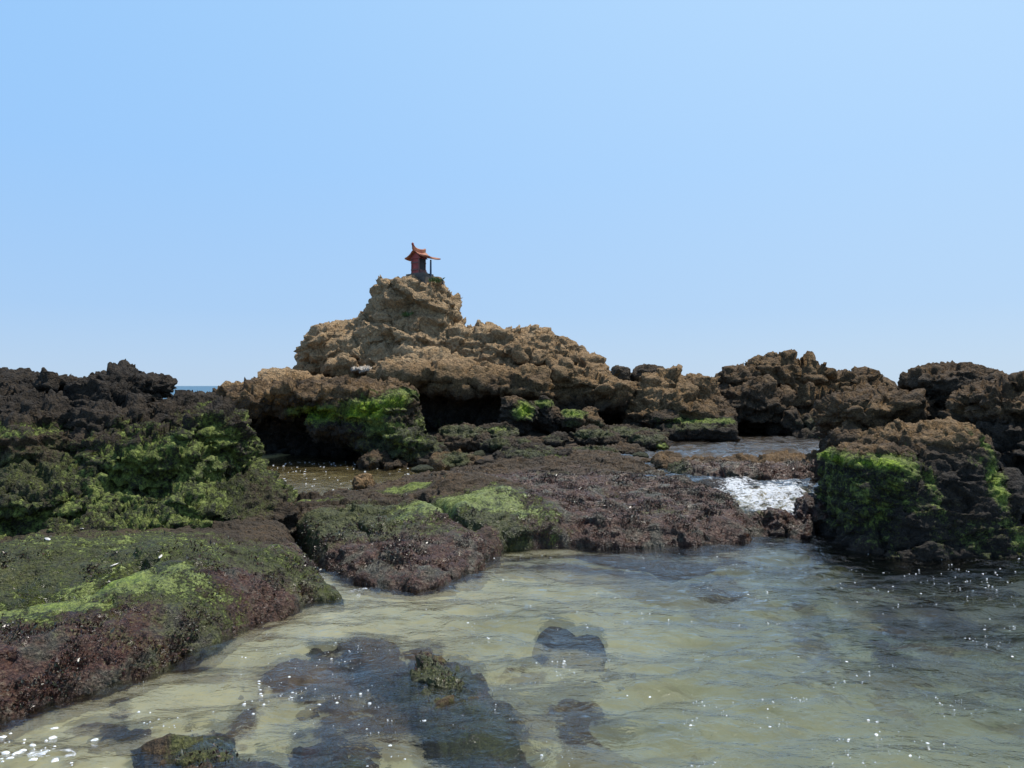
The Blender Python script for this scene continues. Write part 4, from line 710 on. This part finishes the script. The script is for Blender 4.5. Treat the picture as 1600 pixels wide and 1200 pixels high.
# ------------------------------------------------------------------ seaweed turf on the ledges, floating foam and white flecks for sun sparkle
s = NT('red_seaweed'); a_ = s.t.nodes.new('ShaderNodeAttribute'); a_.attribute_name = 'zone'
s.bsdf(a_.outputs['Color'], .38, None, .6); WEED = s.m
Vs, Fs, Cs = [], [], []; o_ = 0; r = np.random.default_rng(5)
for (ob, V2, F, A), cnt in ((L1, 42000), (L2, 46000), (S[0], 700), (S[1], 500), (L3, 5000)):
    N = vnormals(V2, F); msk = (A[:, 1] + .2 * A[:, 3]) * (1 - np.clip(A[:, 0] * 1.5, 0, .97)) * np.clip(.25 + 2.6 * fbm(V2 * 3.5, 4, 3), .01, 1) * (V2[:, 2] > -.06) * (V2[:, 2] > (.0 if ob.name.startswith('rock') else -.2))
    p = msk ** 1.5; p = p / p.sum(); idx = r.choice(len(V2), cnt, p=p)
    B = V2[idx] + r.normal(0, .006, (cnt, 3)); n_ = N[idx]; d = n_ * .8 + r.normal(0, .55, (cnt, 3)); d /= np.linalg.norm(d, axis=1, keepdims=True)
    sd2 = np.cross(d, r.normal(0, 1, (cnt, 3))); sd2 /= np.linalg.norm(sd2, axis=1, keepdims=True) + 1e-9
    L = (r.uniform(.004, .010, cnt) * (1 + 1.6 * r.uniform(0, 1, cnt) ** 4) * (1 + B[:, 1] * .04))[:, None]; wd = L * r.uniform(.18, .42, (cnt, 1))
    mid = B + d * L * .55 + n_ * L * .1; tip = B + d * L + r.normal(0, .3, (cnt, 3)) * L
    Q = np.stack([B - n_ * .006, mid + sd2 * wd, tip, mid - sd2 * wd], 1).reshape(-1, 3)
    i = np.arange(cnt)[:, None] * 4 + o_; Fs.append(i + np.arange(4)[None]); Vs.append(Q); o_ += len(Q)
    c0 = np.array([[.030, .011, .008], [.060, .022, .016], [.10, .06, .04], [.13, .13, .10], [.05, .06, .03]]); w0 = np.array([.36, .26, .12, .16, .10])
    ci = c0[r.choice(5, cnt, p=w0 / w0.sum())] * r.uniform(.6, 1.4, (cnt, 1)); Cs.append(np.repeat(np.concatenate([ci, np.ones((cnt, 1))], 1), 4, 0))
tag(mk('seaweed', np.concatenate(Vs), np.concatenate(Fs), WEED, smooth=False, attrs={'zone': np.concatenate(Cs)}), 'short red seaweed turf covering the low ledges above the waterline', 'seaweed', kind='stuff')
s = NT('foam_and_sparkle'); s.bsdf(s.ramp(s.noise(90, 4), [(.35, (.55, .58, .60)), (.6, (.85, .87, .88))]), .45); FOAM = s.m
Vs, Fs = [], []; r = np.random.default_rng(15); k = 0
def blob(p, rad):
    global k
    m = 9; a = np.linspace(0, 2 * pi, m, endpoint=False); rr = rad * r.uniform(.65, 1.15, m); e = r.uniform(.5, 1.0); th = r.uniform(-.5, .5)
    x, y = rr * np.cos(a), rr * np.sin(a) * e; x, y = x * cos(th) - y * sin(th), x * sin(th) + y * cos(th)
    out = np.stack([p[0] + x, p[1] + y, np.full(m, p[2] - .001)], 1); inn = np.stack([p[0] + x * .6, p[1] + y * .6, np.full(m, p[2] + rad * .08 + .0015)], 1)
    Vs.append(np.concatenate([out, inn, [[p[0], p[1], p[2] + rad * .10 + .002]]])); f = []
    for i in range(m):
        j = (i + 1) % m; f += [(k + i, k + j, k + m + j), (k + i, k + m + j, k + m + i), (k + m + i, k + m + j, k + 2 * m)]
    Fs.append(np.array(f)); k += 2 * m + 1
pts = []
cand = np.stack([r.uniform(200, 1640, 4000), 865 + 335 * r.uniform(0, 1, 4000) ** 1.3], 1); cw = np.array([onz(a, b, 0) for a, b in cand]); cf = fbm(cw * np.array([2.2, 3.2, 1]) + 4, 3, 88) + .6 * fbm(cw * 9, 2, 89)
for px, py in cand[(cf > .22)][:1000]:
    pts.append((px, py, r.choice([.0025, .004, .006, .010], p=[.45, .33, .17, .05])))  # foam flecks, many of the small ones standing in for sun glints
for _ in range(50): pts.append((r.uniform(1290, 1600), 890 + abs(r.normal(0, 28)), r.uniform(.004, .009)))
for _ in range(34): pts.append((r.normal(50, 45), r.normal(1175, 20), r.choice([.005, .009, .02])))
for _ in range(40): pts.append((r.normal(450, 70), r.normal(1085, 28), r.choice([.003, .005, .010])))
P0 = np.array([onz(a, b, 0) for a, b, c in pts]); wz = waves(P0)
for p, z, (a, b, c) in zip(P0, wz, pts): blob((p[0], p[1], z), c)
P0 = np.array([onz(r.uniform(390, 640), 722 + 45 * r.uniform(0, 1) ** 1.8, .25) for _ in range(110)]); wz = waves(P0, .35, 5)
for p, z in zip(P0, wz): blob((p[0], p[1], .25 + z), r.uniform(.006, .022))
tag(mk('foam', np.concatenate(Vs), np.concatenate(Fs), FOAM), 'white flecks of foam and painted sun sparkle on the pools', 'foam', kind='stuff')
# a few bleached shells on the ledge
s = NT('bleached_shell'); s.bsdf(s.ramp(s.noise(60), [(.3, (.5, .46, .40)), (.7, (.82, .80, .76))]), .5); SHL = s.m
for px, py, z, lb in ((180, 882, .42, 'white shell fragment on the dark seam above the green hump'), (128, 826, .62, 'larger white shell lodged on the mossy slope'), (250, 870, .44, 'thin white shell lying at the crest of the green hump'), (75, 842, .6, 'small white shell beside a dark hollow in the mossy slope')):
    V, F = lump(800, 603, 60, 42, 1.0, .045, seed=int(px)); V = V - at(800, 603, 1.0); V = V / np.abs(V).max() * np.array([.028, .014, .007]) * (1.3 if px == 128 else 1)
    o = mk('shell', V, F, SHL); 
    # rest it on the surface the camera ray meets
    o['px'] = 0; del o['px']
    dg = bpy.context.evaluated_depsgraph_get(); dirv = Vector(at(px, py, 1.0) - np.array([0, 0, EYE])).normalized()
    o.location = (0, -50, -50); dg.update(); hit, loc, nrm, fi, ho, mt = sc.ray_cast(dg, Vector((0, 0, EYE)), dirv)
    o.location = loc + nrm * .006; o.rotation_euler = (.3, .2, px); tag(o, lb, 'shell')
